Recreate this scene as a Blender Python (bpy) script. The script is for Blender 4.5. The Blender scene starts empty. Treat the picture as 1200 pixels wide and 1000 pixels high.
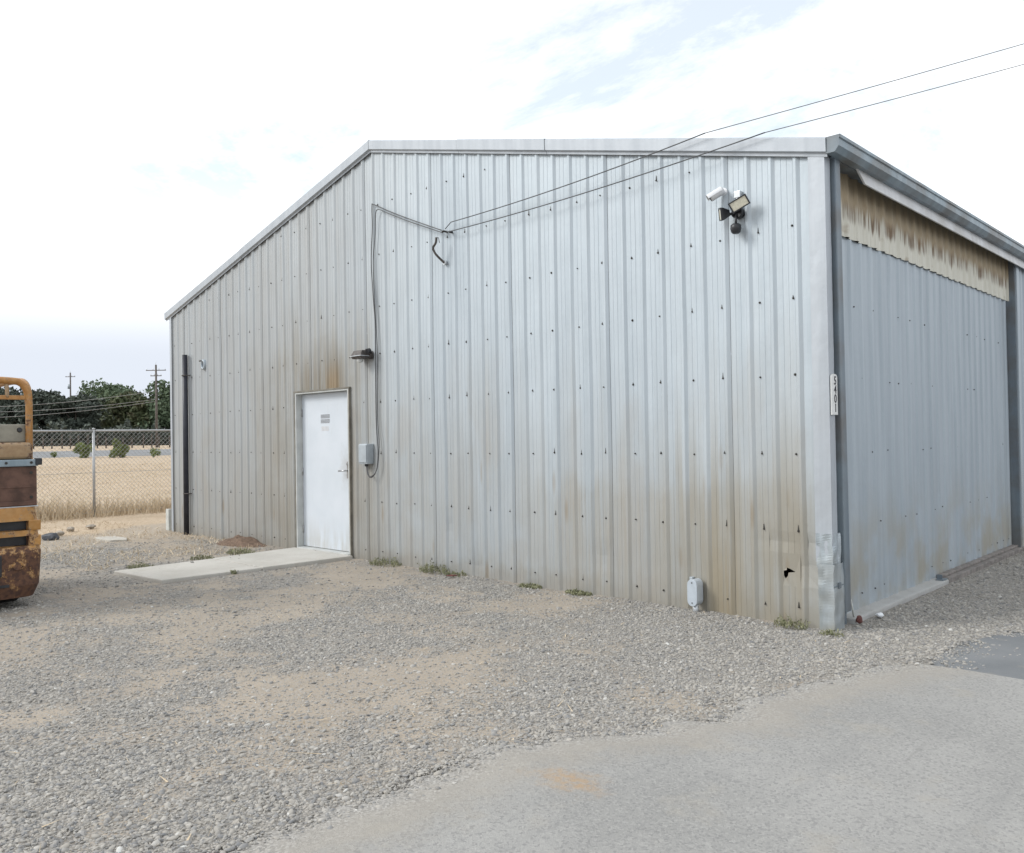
import bpy, bmesh, math, random
import numpy as np
from mathutils import Vector, Matrix, noise as mnoise
random.seed(7)
rng = np.random.default_rng(11)
SC = bpy.context.scene
COL = SC.collection
R = math.radians

# ------------------------------------------------------------------ camera
CAM = Vector((2.6907, -6.3254, 1.5))
FW = Vector((-0.69169, 0.72208, 0.012525))
RT = Vector((0.72190, 0.69180, -0.016378))
UP = Vector((0.020491, 0.0022865, 0.99979))
cd = bpy.data.cameras.new('camera')
cam = bpy.data.objects.new('camera', cd)
COL.objects.link(cam)
m = Matrix.Identity(4)
for i in range(3):
    m[i][0], m[i][1], m[i][2], m[i][3] = RT[i], UP[i], -FW[i], CAM[i]
cam.matrix_world = m
cd.sensor_fit = 'HORIZONTAL'
cd.sensor_width = 36.0
cd.lens = 36.0 * 984.0 / 1200.0
cd.clip_start = 0.05
cd.clip_end = 4000
SC.camera = cam

# ------------------------------------------------------------------ light
SUN_TO = Vector((-0.56, -0.70, 0.66)).normalized()
sd = bpy.data.lights.new('sun', 'SUN')
sd.energy = 1.5
sd.angle = R(20)
sd.color = (1.0, 0.975, 0.94)
sun = bpy.data.objects.new('sun', sd)
sun.rotation_euler = (-SUN_TO).to_track_quat('-Z', 'Y').to_euler()
sun.location = (0, 0, 20)
COL.objects.link(sun)

world = bpy.data.worlds.new('World')
SC.world = world
world.use_nodes = True
wn, wl = world.node_tree.nodes, world.node_tree.links
wn.clear()
w_out = wn.new('ShaderNodeOutputWorld')
w_bg = wn.new('ShaderNodeBackground')
w_bg.inputs['Strength'].default_value = 0.10
w_sky = wn.new('ShaderNodeTexSky')
w_sky.sky_type = 'NISHITA'
w_sky.sun_disc = False
w_sky.sun_elevation = math.asin(SUN_TO.z)
w_sky.sun_rotation = math.atan2(SUN_TO.x, SUN_TO.y)
w_sky.dust_density = 0.8
w_tc = wn.new('ShaderNodeTexCoord')
w_sep = wn.new('ShaderNodeSeparateXYZ')
wl.new(w_tc.outputs['Generated'], w_sep.inputs[0])
def wmath(op, a, b=None, clamp=False):
    n = wn.new('ShaderNodeMath'); n.operation = op; n.use_clamp = clamp
    for i, v in enumerate((a, b)):
        if v is None: continue
        if isinstance(v, (int, float)): n.inputs[i].default_value = v
        else: wl.new(v, n.inputs[i])
    return n.outputs[0]
zz = wmath('ADD', wmath('MAXIMUM', w_sep.outputs['Z'], 0.0), 0.18)
cx_ = wmath('DIVIDE', w_sep.outputs['X'], zz)
cy_ = wmath('DIVIDE', w_sep.outputs['Y'], zz)
w_cmb = wn.new('ShaderNodeCombineXYZ')
wl.new(cx_, w_cmb.inputs[0]); wl.new(cy_, w_cmb.inputs[1])
w_map = wn.new('ShaderNodeMapping')
w_map.inputs['Location'].default_value = (8.22, 12.66, 0.0)
wl.new(w_cmb.outputs[0], w_map.inputs[0])
w_n = wn.new('ShaderNodeTexNoise')
w_n.inputs['Scale'].default_value = 1.05
w_n.inputs['Detail'].default_value = 9.0
w_n.inputs['Roughness'].default_value = 0.68
w_n.inputs['Distortion'].default_value = 0.3
wl.new(w_map.outputs[0], w_n.inputs['Vector'])
w_rmp = wn.new('ShaderNodeMapRange')
w_rmp.inputs['From Min'].default_value = 0.41
w_rmp.inputs['From Max'].default_value = 0.575
w_rmp.inputs['To Min'].default_value = 0.50
w_rmp.inputs['To Max'].default_value = 1.0
wl.new(w_n.outputs['Fac'], w_rmp.inputs['Value'])
w_el = wn.new('ShaderNodeMapRange')          # cloud deck: greyer towards the hazy horizon
w_el.inputs['From Min'].default_value = 0.09
w_el.inputs['From Max'].default_value = 0.21
w_el.inputs['To Min'].default_value = 0.0
w_el.inputs['To Max'].default_value = 1.0
w_el.interpolation_type = 'SMOOTHSTEP'
wl.new(w_sep.outputs['Z'], w_el.inputs['Value'])
w_cc = wn.new('ShaderNodeMix'); w_cc.data_type = 'RGBA'
wl.new(w_el.outputs[0], w_cc.inputs['Factor'])
w_cc.inputs['A'].default_value = (5.9, 6.3, 7.0, 1)
w_cc.inputs['B'].default_value = (10.6, 10.7, 10.8, 1)
w_mix = wn.new('ShaderNodeMix'); w_mix.data_type = 'RGBA'
w_fd = wn.new('ShaderNodeMapRange'); w_fd.interpolation_type = 'SMOOTHSTEP'      # low down the gaps vanish in haze
w_fd.inputs['From Min'].default_value = 0.12; w_fd.inputs['From Max'].default_value = 0.32
wl.new(w_sep.outputs['Z'], w_fd.inputs['Value'])
gap = wmath('MULTIPLY', wmath('SUBTRACT', 1.0, w_rmp.outputs[0]), w_fd.outputs[0])
wl.new(wmath('SUBTRACT', 1.0, gap), w_mix.inputs['Factor'])
w_tint = wn.new('ShaderNodeMix'); w_tint.data_type = 'RGBA'; w_tint.blend_type = 'MULTIPLY'
w_tint.inputs['Factor'].default_value = 1.0; w_tint.inputs['B'].default_value = (1.0, 1.30, 1.22, 1)      # thin milky veil over the blue
wl.new(w_sky.outputs[0], w_tint.inputs['A'])
wl.new(w_tint.outputs['Result'], w_mix.inputs['A'])
wl.new(w_cc.outputs['Result'], w_mix.inputs['B'])
wl.new(w_mix.outputs['Result'], w_bg.inputs['Color'])
wl.new(w_bg.outputs[0], w_out.inputs['Surface'])

SC.view_settings.view_transform = 'Standard'
SC.view_settings.look = 'None'
SC.view_settings.gamma = 1.0
SC.view_settings.exposure = 0.45
SC.render.engine = 'CYCLES'
SC.cycles.use_denoising = True
SC.cycles.max_bounces = 6

# ------------------------------------------------------------------ helpers
def tag(o, label=None, cat=None, group=None, kind=None):
    if label: o['label'] = label
    if cat: o['category'] = cat
    if group: o['group'] = group
    if kind: o['kind'] = kind
    return o

def empty(name, loc=(0, 0, 0), rz=0.0, parent=None):
    o = bpy.data.objects.new(name, None)
    o.location = loc; o.rotation_euler = (0, 0, rz)
    o.empty_display_size = 0.1
    COL.objects.link(o)
    o.parent = parent
    return o

def copy_tree(o, parent=None):
    c = o.copy(); COL.objects.link(c); c.parent = parent
    for ch in list(o.children): copy_tree(ch, c)
    return c

class MB:
    def __init__(self): self.v = []; self.f = []; self.sm = []
    def face(self, pts, smooth=False):
        n = len(self.v); self.v += [tuple(p) for p in pts]
        self.f.append(tuple(range(n, n + len(pts)))); self.sm.append(smooth)
    def grid(self, rows, smooth=True, close=False):
        n = len(self.v); w = len(rows[0])
        for r in rows: self.v += [tuple(p) for p in r]
        for i in range(len(rows) - 1):
            for j in range(w if close else w - 1):
                k = (j + 1) % w
                self.f.append((n + i*w + j, n + i*w + k, n + (i+1)*w + k, n + (i+1)*w + j)); self.sm.append(smooth)
    def box(self, a, b, M=None):
        x0, y0, z0 = a; x1, y1, z1 = b
        p = [(x0,y0,z0),(x1,y0,z0),(x1,y1,z0),(x0,y1,z0),(x0,y0,z1),(x1,y0,z1),(x1,y1,z1),(x0,y1,z1)]
        if M is not None: p = [tuple(M @ Vector(q)) for q in p]
        n = len(self.v); self.v += p
        for f in ((3,2,1,0),(4,5,6,7),(0,1,5,4),(1,2,6,5),(2,3,7,6),(3,0,4,7)):
            self.f.append(tuple(n + i for i in f)); self.sm.append(False)
        return self
    def tube(self, pts, r, n=8, caps=True):
        pts = [Vector(p) for p in pts]
        rr = r if isinstance(r, (list, tuple)) else [r] * len(pts)
        rows = []; prev = None
        for i, p in enumerate(pts):
            if i == 0: t = pts[1] - p
            elif i == len(pts) - 1: t = p - pts[-2]
            else: t = (pts[i+1] - p).normalized() + (p - pts[i-1]).normalized()
            if t.length < 1e-9: t = Vector((0, 0, 1))
            t.normalize()
            a = prev if prev is not None else (Vector((0, 0, 1)) if abs(t.z) < .9 else Vector((1, 0, 0)))
            s = t.cross(a)
            if s.length < 1e-6: s = t.cross(Vector((0.3, 1, 0.2)))
            s.normalize(); u = s.cross(t).normalized(); prev = u
            rows.append([p + (s*math.cos(k*2*math.pi/n) + u*math.sin(k*2*math.pi/n)) * rr[i] for k in range(n)])
        self.grid(rows, True, True)
        if caps:
            self.face(rows[0]); self.face(list(reversed(rows[-1])))
        return self
    def prism(self, poly, y0, y1, axis='y'):
        def P(a, b, c):
            return {'y': (a, c, b), 'x': (c, a, b), 'z': (a, b, c)}[axis]
        A = [P(a, b, y0) for a, b in poly]; B = [P(a, b, y1) for a, b in poly]
        self.face(A); self.face(list(reversed(B)))
        k = len(poly)
        for i in range(k):
            j = (i + 1) % k
            self.face([A[i], B[i], B[j], A[j]])
        return self
    def build(self, name, mat, parent=None, bevel=0.0, recalc=True, loc=None, weld=True, bseg=2):
        me = bpy.data.meshes.new(name)
        me.from_pydata(self.v, [], self.f)
        me.polygons.foreach_set('use_smooth', self.sm)
        if recalc or bevel:
            bm = bmesh.new(); bm.from_mesh(me)
            if weld: bmesh.ops.remove_doubles(bm, verts=bm.verts, dist=1e-5)
            bmesh.ops.recalc_face_normals(bm, faces=bm.faces)
            if bevel:
                es = [e for e in bm.edges if len(e.link_faces) == 2 and e.calc_face_angle(0) > R(35)]
                bmesh.ops.bevel(bm, geom=es, offset=bevel, segments=bseg, profile=.6, affect='EDGES', clamp_overlap=True)
            bm.to_mesh(me); bm.free()
        me.materials.append(mat)
        o = bpy.data.objects.new(name, me)
        if loc: o.location = loc
        COL.objects.link(o); o.parent = parent
        return o

# ---- node material helper
class NT:
    def __init__(self, name):
        self.m = bpy.data.materials.new(name); self.m.use_nodes = True
        self.n = self.m.node_tree.nodes; self.l = self.m.node_tree.links
        self.b = self.n['Principled BSDF']
        g = self.n.new('ShaderNodeNewGeometry'); self.pos = g.outputs['Position']
        s = self.n.new('ShaderNodeSeparateXYZ'); self.l.new(self.pos, s.inputs[0])
        self.x, self.y, self.z = s.outputs
    def put(self, sock, v):
        if isinstance(v, (int, float)):
            sock.default_value = v if not hasattr(sock.default_value, '__len__') else (v, v, v, 1)[:len(sock.default_value)]
        elif isinstance(v, (tuple, list)):
            sock.default_value = tuple(v) + ((1,) if len(v) == 3 and len(sock.default_value) == 4 else ())
        else: self.l.new(v, sock)
    def math(self, op, a, b=0.0, clamp=False):
        n = self.n.new('ShaderNodeMath'); n.operation = op; n.use_clamp = clamp
        self.put(n.inputs[0], a); self.put(n.inputs[1], b); return n.outputs[0]
    def mul(self, a, b): return self.math('MULTIPLY', a, b)
    def add(self, a, b, clamp=False): return self.math('ADD', a, b, clamp)
    def step(self, v, a, b, lo=0.0, hi=1.0):
        n = self.n.new('ShaderNodeMapRange'); n.interpolation_type = 'SMOOTHSTEP'
        self.put(n.inputs['Value'], v)
        if a > b: a, b, lo, hi = b, a, hi, lo
        n.inputs['From Min'].default_value = a; n.inputs['From Max'].default_value = b
        n.inputs['To Min'].default_value = lo; n.inputs['To Max'].default_value = hi
        return n.outputs[0]
    def band(self, v, a, b, c, d):
        return self.mul(self.step(v, a, b), self.step(v, d, c))
    def noise(self, scale=5.0, vec=None, detail=4.0, rough=.55, stretch=None, dist=0.0, col=False):
        n = self.n.new('ShaderNodeTexNoise')
        v = vec if vec is not None else self.pos
        if stretch:
            mp = self.n.new('ShaderNodeMapping'); mp.inputs['Scale'].default_value = stretch
            self.l.new(v, mp.inputs[0]); v = mp.outputs[0]
        self.l.new(v, n.inputs['Vector'])
        n.inputs['Scale'].default_value = scale; n.inputs['Detail'].default_value = detail
        n.inputs['Roughness'].default_value = rough; n.inputs['Distortion'].default_value = dist
        return n.outputs['Color'] if col else n.outputs['Fac']
    def voro(self, scale, vec=None, out='Distance', feat='F1', stretch=None):
        n = self.n.new('ShaderNodeTexVoronoi'); n.feature = feat
        v = vec if vec is not None else self.pos
        if stretch:
            mp = self.n.new('ShaderNodeMapping'); mp.inputs['Scale'].default_value = stretch
            self.l.new(v, mp.inputs[0]); v = mp.outputs[0]
        self.l.new(v, n.inputs['Vector']); n.inputs['Scale'].default_value = scale
        return n.outputs[out]
    def mix(self, f, a, b, mode='MIX'):
        n = self.n.new('ShaderNodeMix'); n.data_type = 'RGBA'; n.blend_type = mode
        self.put(n.inputs['Factor'], f); self.put(n.inputs['A'], a); self.put(n.inputs['B'], b)
        return n.outputs['Result']
    def ramp(self, f, stops):
        n = self.n.new('ShaderNodeValToRGB'); self.l.new(f, n.inputs[0])
        e = n.color_ramp.elements
        while len(e) < len(stops): e.new(0.5)
        for k, (p, c) in zip(e, stops): k.position = p; k.color = tuple(c) + (1,)
        return n.outputs[0]
    def attr(self, name):
        n = self.n.new('ShaderNodeAttribute'); n.attribute_name = name; return n.outputs['Fac']
    def rand(self):
        return self.n.new('ShaderNodeObjectInfo').outputs['Random']
    def bump(self, h, strength=.3, dist=.01):
        n = self.n.new('ShaderNodeBump'); n.inputs['Strength'].default_value = strength
        n.inputs['Distance'].default_value = dist; self.l.new(h, n.inputs['Height'])
        self.l.new(n.outputs[0], self.b.inputs['Normal']); return self
    def out(self, col, rough=.6, metal=0.0, spec=None):
        self.put(self.b.inputs['Base Color'], col); self.put(self.b.inputs['Roughness'], rough)
        self.put(self.b.inputs['Metallic'], metal)
        if spec is not None: self.put(self.b.inputs['Specular IOR Level'], spec)
        return self.m

def simple(name, col, rough=.6, metal=0.0, var=.18, scale=9.0, bump=0.0):
    t = NT(name)
    n = t.noise(scale, detail=5)
    c = t.mix(t.step(n, .3, .7), tuple(k*(1-var) for k in col), tuple(min(1, k*(1+var)) for k in col))
    if bump: t.bump(t.noise(scale*6), bump, .004)
    return t.out(c, rough, metal)

# ------------------------------------------------------------------ materials
def mat_facade():
    t = NT('galvanised_sheet')
    wn_ = t.n.new('ShaderNodeTexWhiteNoise'); wn_.noise_dimensions = '1D'
    t.l.new(t.math('FLOOR', t.mul(t.add(t.x, .194), 1/.2095)), wn_.inputs['W']); rib = wn_.outputs['Value']
    wn2 = t.n.new('ShaderNodeTexWhiteNoise'); wn2.noise_dimensions = '1D'
    t.l.new(t.math('FLOOR', t.mul(t.add(t.x, .194), 3/.2095)), wn2.inputs['W']); rib3 = wn2.outputs['Value']
    streak = t.noise(1.0, stretch=(9, 9, .35), detail=5, rough=.6)
    fine = t.noise(1.0, stretch=(45, 45, 1.2), detail=4, rough=.65)
    blot = t.noise(1.3, detail=6, rough=.6)
    spang = t.noise(26.0, detail=3)
    c = t.mix(t.step(streak, .3, .7), (.415, .465, .505), (.485, .535, .575))
    c = t.mix(t.mul(t.step(fine, .45, .75), .35), c, (.36, .395, .42))
    c = t.mix(t.mul(t.step(spang, .5, .8), .12), c, (.54, .58, .62))
    c = t.mix(1.0, c, t.ramp(t.rand(), [(0, (.94, .945, .95)), (1, (1.05, 1.05, 1.045))]), 'MULTIPLY')
    # faint greenish grey weathering on the left half
    lw = t.step(t.x, -4.0, -7.5)
    c = t.mix(t.mul(lw, t.add(.30, t.add(t.mul(blot, .40), t.mul(rib3, .22)))), c, (.352, .348, .335))
    # dust splashed up from the yard
    rag = t.add(t.mul(t.add(rib, -.5), .9), t.add(t.mul(t.add(rib3, -.5), .5), t.mul(t.add(blot, -.5), 1.4)))
    low = t.mul(t.step(t.add(t.z, rag), 2.4, .2), t.step(t.add(t.mul(blot, .55), t.mul(streak, .55)), .34, .68, .25, 1))
    c = t.mix(t.mul(low, .66), c, (.35, .336, .305))
    spl = t.step(t.add(t.z, t.mul(t.noise(6., detail=6), .35)), .42, .18)
    c = t.mix(t.mul(spl, .6), c, (.30, .278, .238))
    # grime round the personnel door and its header
    dm = t.mul(t.band(t.x, -9.4, -7.6, -6.1, -5.3), t.step(t.add(t.z, t.mul(t.add(rib3, -.5), .9)), 3.5, 2.2))
    c = t.mix(t.mul(dm, t.step(t.add(t.mul(streak, .55), t.mul(blot, .45)), .30, .62, .12, .82)), c, (.285, .265, .225))
    hd = t.mul(t.band(t.x, -7.6, -7.2, -6.5, -6.2), t.band(t.z, 2.1, 2.15, 2.3, 2.95))
    c = t.mix(t.mul(hd, t.step(streak, .35, .6, .15, .85)), c, (.215, .185, .14))
    rd = t.mul(t.band(t.x, -6.80, -6.66, -6.52, -6.42), t.band(t.z, 2.1, 2.15, 2.22, 2.62))
    c = t.mix(t.mul(rd, .6), c, (.27, .18, .085))
    # ochre water stain at the damaged corner
    oc = t.mul(t.band(t.x, -1.9, -.98, -.30, .02), t.step(t.add(t.z, t.add(t.mul(t.add(rib3, -.5), .7), t.mul(t.add(streak, -.5), .9))), 1.55, .40))
    c = t.mix(t.mul(oc, t.step(t.add(t.mul(streak, .6), t.mul(blot, .5)), .25, .66, .25, .85)), c, (.315, .283, .222))
    c = t.mix(t.mul(t.mul(t.band(t.x, -1.10, -1.02, -.84, -.72), t.step(t.z, 1.0, .2)), t.step(fine, .3, .6, .2, .6)), c, (.30, .225, .115))
    tide = t.mul(t.band(t.x, -3.4, -2.5, -.3, .05), t.step(t.add(t.z, t.add(t.mul(t.add(blot, -.5), .5), t.mul(t.add(rib, -.5), .22))), 1.12, .92))
    c = t.mix(t.mul(tide, t.step(t.add(t.mul(streak, .5), t.mul(fine, .5)), .36, .64, .08, .52)), c, (.325, .298, .245))
    tan_ = t.step(t.noise(.9, stretch=(1.6, 1, .8), detail=5), .50, .66)
    c = t.mix(t.mul(t.mul(tan_, t.step(t.z, 2.9, 1.2)), .30), c, (.36, .32, .265))
    # rust weeping below the screws
    ww = t.voro(1.0, stretch=(4.5, 4.5, .9))
    c = t.mix(t.mul(t.step(ww, .16, .04), t.mul(t.step(t.z, 2.6, .3), .5)), c, (.26, .19, .11))
    t.bump(t.add(t.mul(t.noise(4.0, stretch=(1, 1, .5), detail=3), .7), t.mul(spang, .08)), .42, .02)
    return t.out(c, t.step(streak, .3, .7, .46, .62), .25, .5)

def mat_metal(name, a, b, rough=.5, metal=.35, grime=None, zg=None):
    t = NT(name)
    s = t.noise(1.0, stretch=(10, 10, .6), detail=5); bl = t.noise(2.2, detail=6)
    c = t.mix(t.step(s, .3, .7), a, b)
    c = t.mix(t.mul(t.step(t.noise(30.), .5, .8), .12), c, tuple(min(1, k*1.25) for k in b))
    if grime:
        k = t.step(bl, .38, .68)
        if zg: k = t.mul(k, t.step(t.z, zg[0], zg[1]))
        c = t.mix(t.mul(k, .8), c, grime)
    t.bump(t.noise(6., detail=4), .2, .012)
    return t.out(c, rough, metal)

M = {}
M['facade'] = mat_facade()
M['trim'] = mat_metal('galvanised_trim', (.40, .43, .465), (.465, .495, .53), .5, .25, (.34, .35, .36), (5, -3))
M['plate'] = mat_metal('bare_zinc_plate', (.43, .48, .51), (.53, .58, .61), .36, .6, (.42, .40, .33), (1.0, .1))
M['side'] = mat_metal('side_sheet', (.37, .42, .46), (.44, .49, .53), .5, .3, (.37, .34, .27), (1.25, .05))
M['gutter'] = mat_metal('blue_grey_gutter', (.22, .28, .32), (.30, .36, .40), .45, .3, (.16, .15, .14))
M['downspout'] = mat_metal('slate_downspout', (.15, .185, .22), (.21, .25, .28), .5, .25, (.14, .13, .12))
M['track'] = mat_metal('pale_track_cover', (.60, .60, .61), (.68, .68, .69), .5, .1, (.46, .45, .43))
M['roofm'] = mat_metal('roof_sheet', (.45, .47, .49), (.55, .57, .59), .45, .35, (.36, .34, .3))

def mat_beige():
    t = NT('rusted_beige_sheet')
    st = t.noise(1.0, stretch=(26, 26, 1.0), detail=6, rough=.65); bl = t.noise(5., detail=6)
    c = t.mix(t.step(st, .3, .7), (.60, .58, .50), (.70, .68, .60))
    edge = t.add(t.z, t.mul(t.add(st, -.5), .30))
    c = t.mix(t.step(edge, 3.27, 3.40, 0, .8), c, (.32, .23, .125))
    c = t.mix(t.mul(t.mul(t.band(edge, 3.22, 3.29, 3.34, 3.42), t.step(st, .40, .62)), .85), c, (.13, .075, .04))
    c = t.mix(t.mul(t.step(edge, 3.42, 3.55), .7), c, (.20, .165, .11))
    c = t.mix(t.mul(t.step(bl, .6, .75), .5), c, (.25, .16, .08))
    t.bump(bl, .25, .006)
    return t.out(c, .75, .0)
M['beige'] = mat_beige()
def mat_door():
    t = NT('white_door_paint')
    n1 = t.noise(2.5, detail=6); sm = t.noise(1.0, stretch=(14, 14, 2.0), detail=5)
    c = t.mix(t.step(n1, .3, .7), (.585, .63, .68), (.63, .67, .72))
    g = t.mul(t.step(t.z, .55, .04), t.step(t.add(t.mul(n1, .5), t.mul(sm, .5)), .38, .62))
    c = t.mix(t.mul(g, .55), c, (.40, .38, .33))
    hx_ = t.math('POWER', t.mul(t.add(t.x, 6.42), 5.0), 2.0); hz_ = t.math('POWER', t.mul(t.add(t.z, -1.12), 3.2), 2.0)
    hd_ = t.add(t.math('SQRT', t.add(hx_, hz_)), t.mul(t.add(t.noise(11., detail=5), -.5), 1.3))
    c = t.mix(t.mul(t.step(hd_, 1.0, .2), .38), c, (.36, .34, .31))
    c = t.mix(t.mul(t.step(sm, .62, .75), .22), c, (.45, .44, .41))
    return t.out(c, .42)
M['white_door'] = mat_door()
M['frame_paint'] = simple('weathered_frame_paint', (.48, .49, .475), .5, 0, .10, 6)
M['frame_dark'] = simple('grimy_frame_edge', (.20, .185, .155), .6, .2, .25, 8)
M['screw'] = simple('rusty_screw', (.055, .05, .045), .7, .3, .3, 40)
M['black_pipe'] = simple('black_pipe', (.022, .024, .034), .45, 0, .25, 8)
M['cable'] = simple('black_cable', (.085, .086, .09), .6, 0, .15, 20)
M['wire_glare'] = simple('glare_paled_wire', (.17, .17, .175), .6, .1, .15, 20)  # service wire with the bright sky's glare put into its paler colour
M['wire_pale'] = simple('pale_aluminium_wire', (.42, .42, .42), .4, .6, .1, 20)
M['white_plastic'] = simple('white_plastic', (.74, .75, .77), .32, 0, .05, 9)
M['black_plastic'] = simple('black_plastic', (.025, .026, .03), .4, 0, .25, 12)
M['grey_plastic'] = simple('grey_enclosure', (.40, .44, .47), .42, .15, .10, 9)
M['lb_grey'] = simple('grey_conduit_body', (.50, .55, .60), .4, .15, .06, 20)
M['zinc'] = simple('zinc_box', (.56, .58, .60), .35, .5, .10, 25)
M['bronze'] = simple('aged_bronze_fixture', (.085, .075, .07), .55, .3, .35, 30)
M['chrome'] = simple('brushed_handle', (.42, .42, .42), .3, .9, .1, 40)
M['ink'] = simple('grey_ink', (.30, .31, .33), .6, 0, .12, 60)
M['ink_dark'] = simple('black_ink', (.035, .035, .045), .6, 0, .2, 60)
M['sign_white'] = simple('sign_white', (.72, .72, .70), .45, 0, .05, 30)
M['led'] = simple('yellowed_lamp_lens', (.60, .57, .46), .22, 0, .10, 60)
M['glass'] = simple('lamp_glass', (.62, .63, .62), .12, 0, .1, 30)
M['dark_in'] = simple('dark_interior', (.05, .05, .05), .8, 0, .2, 3)
M['old_wood'] = simple('weathered_wood_rail', (.205, .185, .172), .8, 0, .30, 14, .3)
M['pole_wood'] = simple('utility_pole_wood', (.115, .10, .09), .85, 0, .25, 5, .3)
M['concrete'] = None
def mat_concrete(name, a, b, stain, sc=1.0):
    t = NT(name)
    n1 = t.noise(1.6*sc, detail=7, rough=.65); n2 = t.noise(85., detail=3); n3 = t.noise(9., detail=5)
    c = t.mix(t.step(n1, .3, .7), a, b)
    c = t.mix(t.mul(t.step(n2, .5, .72), .35), c, tuple(k*.62 for k in a))
    c = t.mix(t.mul(t.step(n3, .55, .75), .35), c, stain)
    t.bump(t.add(t.mul(n2, .5), n3), .35, .006)
    return t.out(c, .85)
M['concrete'] = mat_concrete('walkway_concrete', (.44, .42, .38), (.52, .50, .46), (.37, .33, .27))
M['sill'] = mat_concrete('sill_concrete', (.36, .36, .35), (.44, .44, .43), (.30, .27, .24))
M['white_post'] = simple('pale_board', (.52, .53, .50), .7, 0, .12, 12)
M['fence_steel'] = simple('galvanised_fence', (.42, .43, .44), .45, .4, .12, 30)

def mat_drive():
    t = NT('worn_driveway')
    n1 = t.noise(.9, detail=7, rough=.6); agg = t.voro(95., out='Color'); n2 = t.noise(140., detail=3)
    sep = t.n.new('ShaderNodeSeparateColor'); t.l.new(agg, sep.inputs[0])
    c = t.mix(t.step(n1, .3, .7), (.268, .264, .252), (.33, .323, .308))
    c = t.mix(t.mul(t.step(sep.outputs[0], .5, 1.0), .4), c, (.40, .39, .37))
    c = t.mix(t.mul(t.step(sep.outputs[1], .6, 1.0), .45), c, (.155, .154, .155))
    c = t.mix(t.mul(t.step(t.noise(3.1, detail=6), .56, .72), .4), c, (.36, .33, .28))
    # orange-tan spill of sand
    sx = t.math('POWER', t.mul(t.add(t.x, -.33), 4.2), 2.0); sy = t.math('POWER', t.mul(t.add(t.y, 3.55), 7.5), 2.0)
    dd = t.add(t.math('SQRT', t.add(sx, sy)), t.mul(t.add(t.noise(9., detail=7, rough=.7), -.5), 2.4))
    c = t.mix(t.mul(t.step(dd, 1.1, .1, 0, .75), t.step(t.noise(38., detail=5), .35, .6, .3, 1)), c, (.39, .265, .15))
    # hairline cracks, patched tones and dust blown in from the gravel edge
    wv = t.n.new('ShaderNodeVectorMath'); wv.operation = 'ADD'
    sc_n = t.n.new('ShaderNodeVectorMath'); sc_n.operation = 'SCALE'; sc_n.inputs['Scale'].default_value = .55
    t.l.new(t.noise(1.7, detail=6, col=True), sc_n.inputs[0]); t.l.new(t.pos, wv.inputs[0]); t.l.new(sc_n.outputs[0], wv.inputs[1])
    cr = t.voro(.42, feat='DISTANCE_TO_EDGE', vec=wv.outputs[0])
    c = t.mix(t.mul(t.step(cr, .007, .001), t.step(t.noise(1.1), .52, .66, 0, .3)), c, (.15, .145, .14))
    c = t.mix(t.mul(t.step(t.noise(1.0, stretch=(5., .45, 1), detail=5), .5, .75), .28), c, (.20, .20, .198))
    c = t.mix(t.mul(t.step(t.noise(5.5, detail=7, rough=.7), .6, .68), .35), c, (.42, .41, .385))
    ed = t.add(t.attr('edge'), t.mul(t.add(t.noise(7., detail=6, rough=.7), -.5), .55))
    c = t.mix(t.step(ed, .60, .02, 0, .85), c, (.35, .312, .26))
    st_ = t.ramp(sep.outputs[2], [(0, (.19, .188, .185)), (.5, (.30, .29, .275)), (1, (.45, .44, .42))])
    c = t.mix(t.step(ed, .36, .0, 0, .75), c, st_)
    t.bump(t.add(t.mul(n2, .6), t.mul(sep.outputs[0], .7)), .8, .008)
    return t.out(c, .88)
M['drive'] = mat_drive()
def mat_asphalt():
    t = NT('newer_asphalt')
    n1 = t.noise(1.5, detail=6); agg = t.noise(160., detail=3)
    c = t.mix(t.step(n1, .3, .7), (.135, .145, .153), (.185, .192, .198))
    c = t.mix(t.mul(t.step(agg, .5, .75), .4), c, (.25, .25, .25))
    c = t.mix(t.mul(t.step(t.noise(4., detail=6), .54, .7), .5), c, (.25, .235, .21))
    t.bump(agg, .4, .005)
    return t.out(c, .8)
M['asphalt'] = mat_asphalt()
M['far_road'] = simple('far_road_asphalt', (.20, .205, .21), .85, 0, .12, .2)

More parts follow.
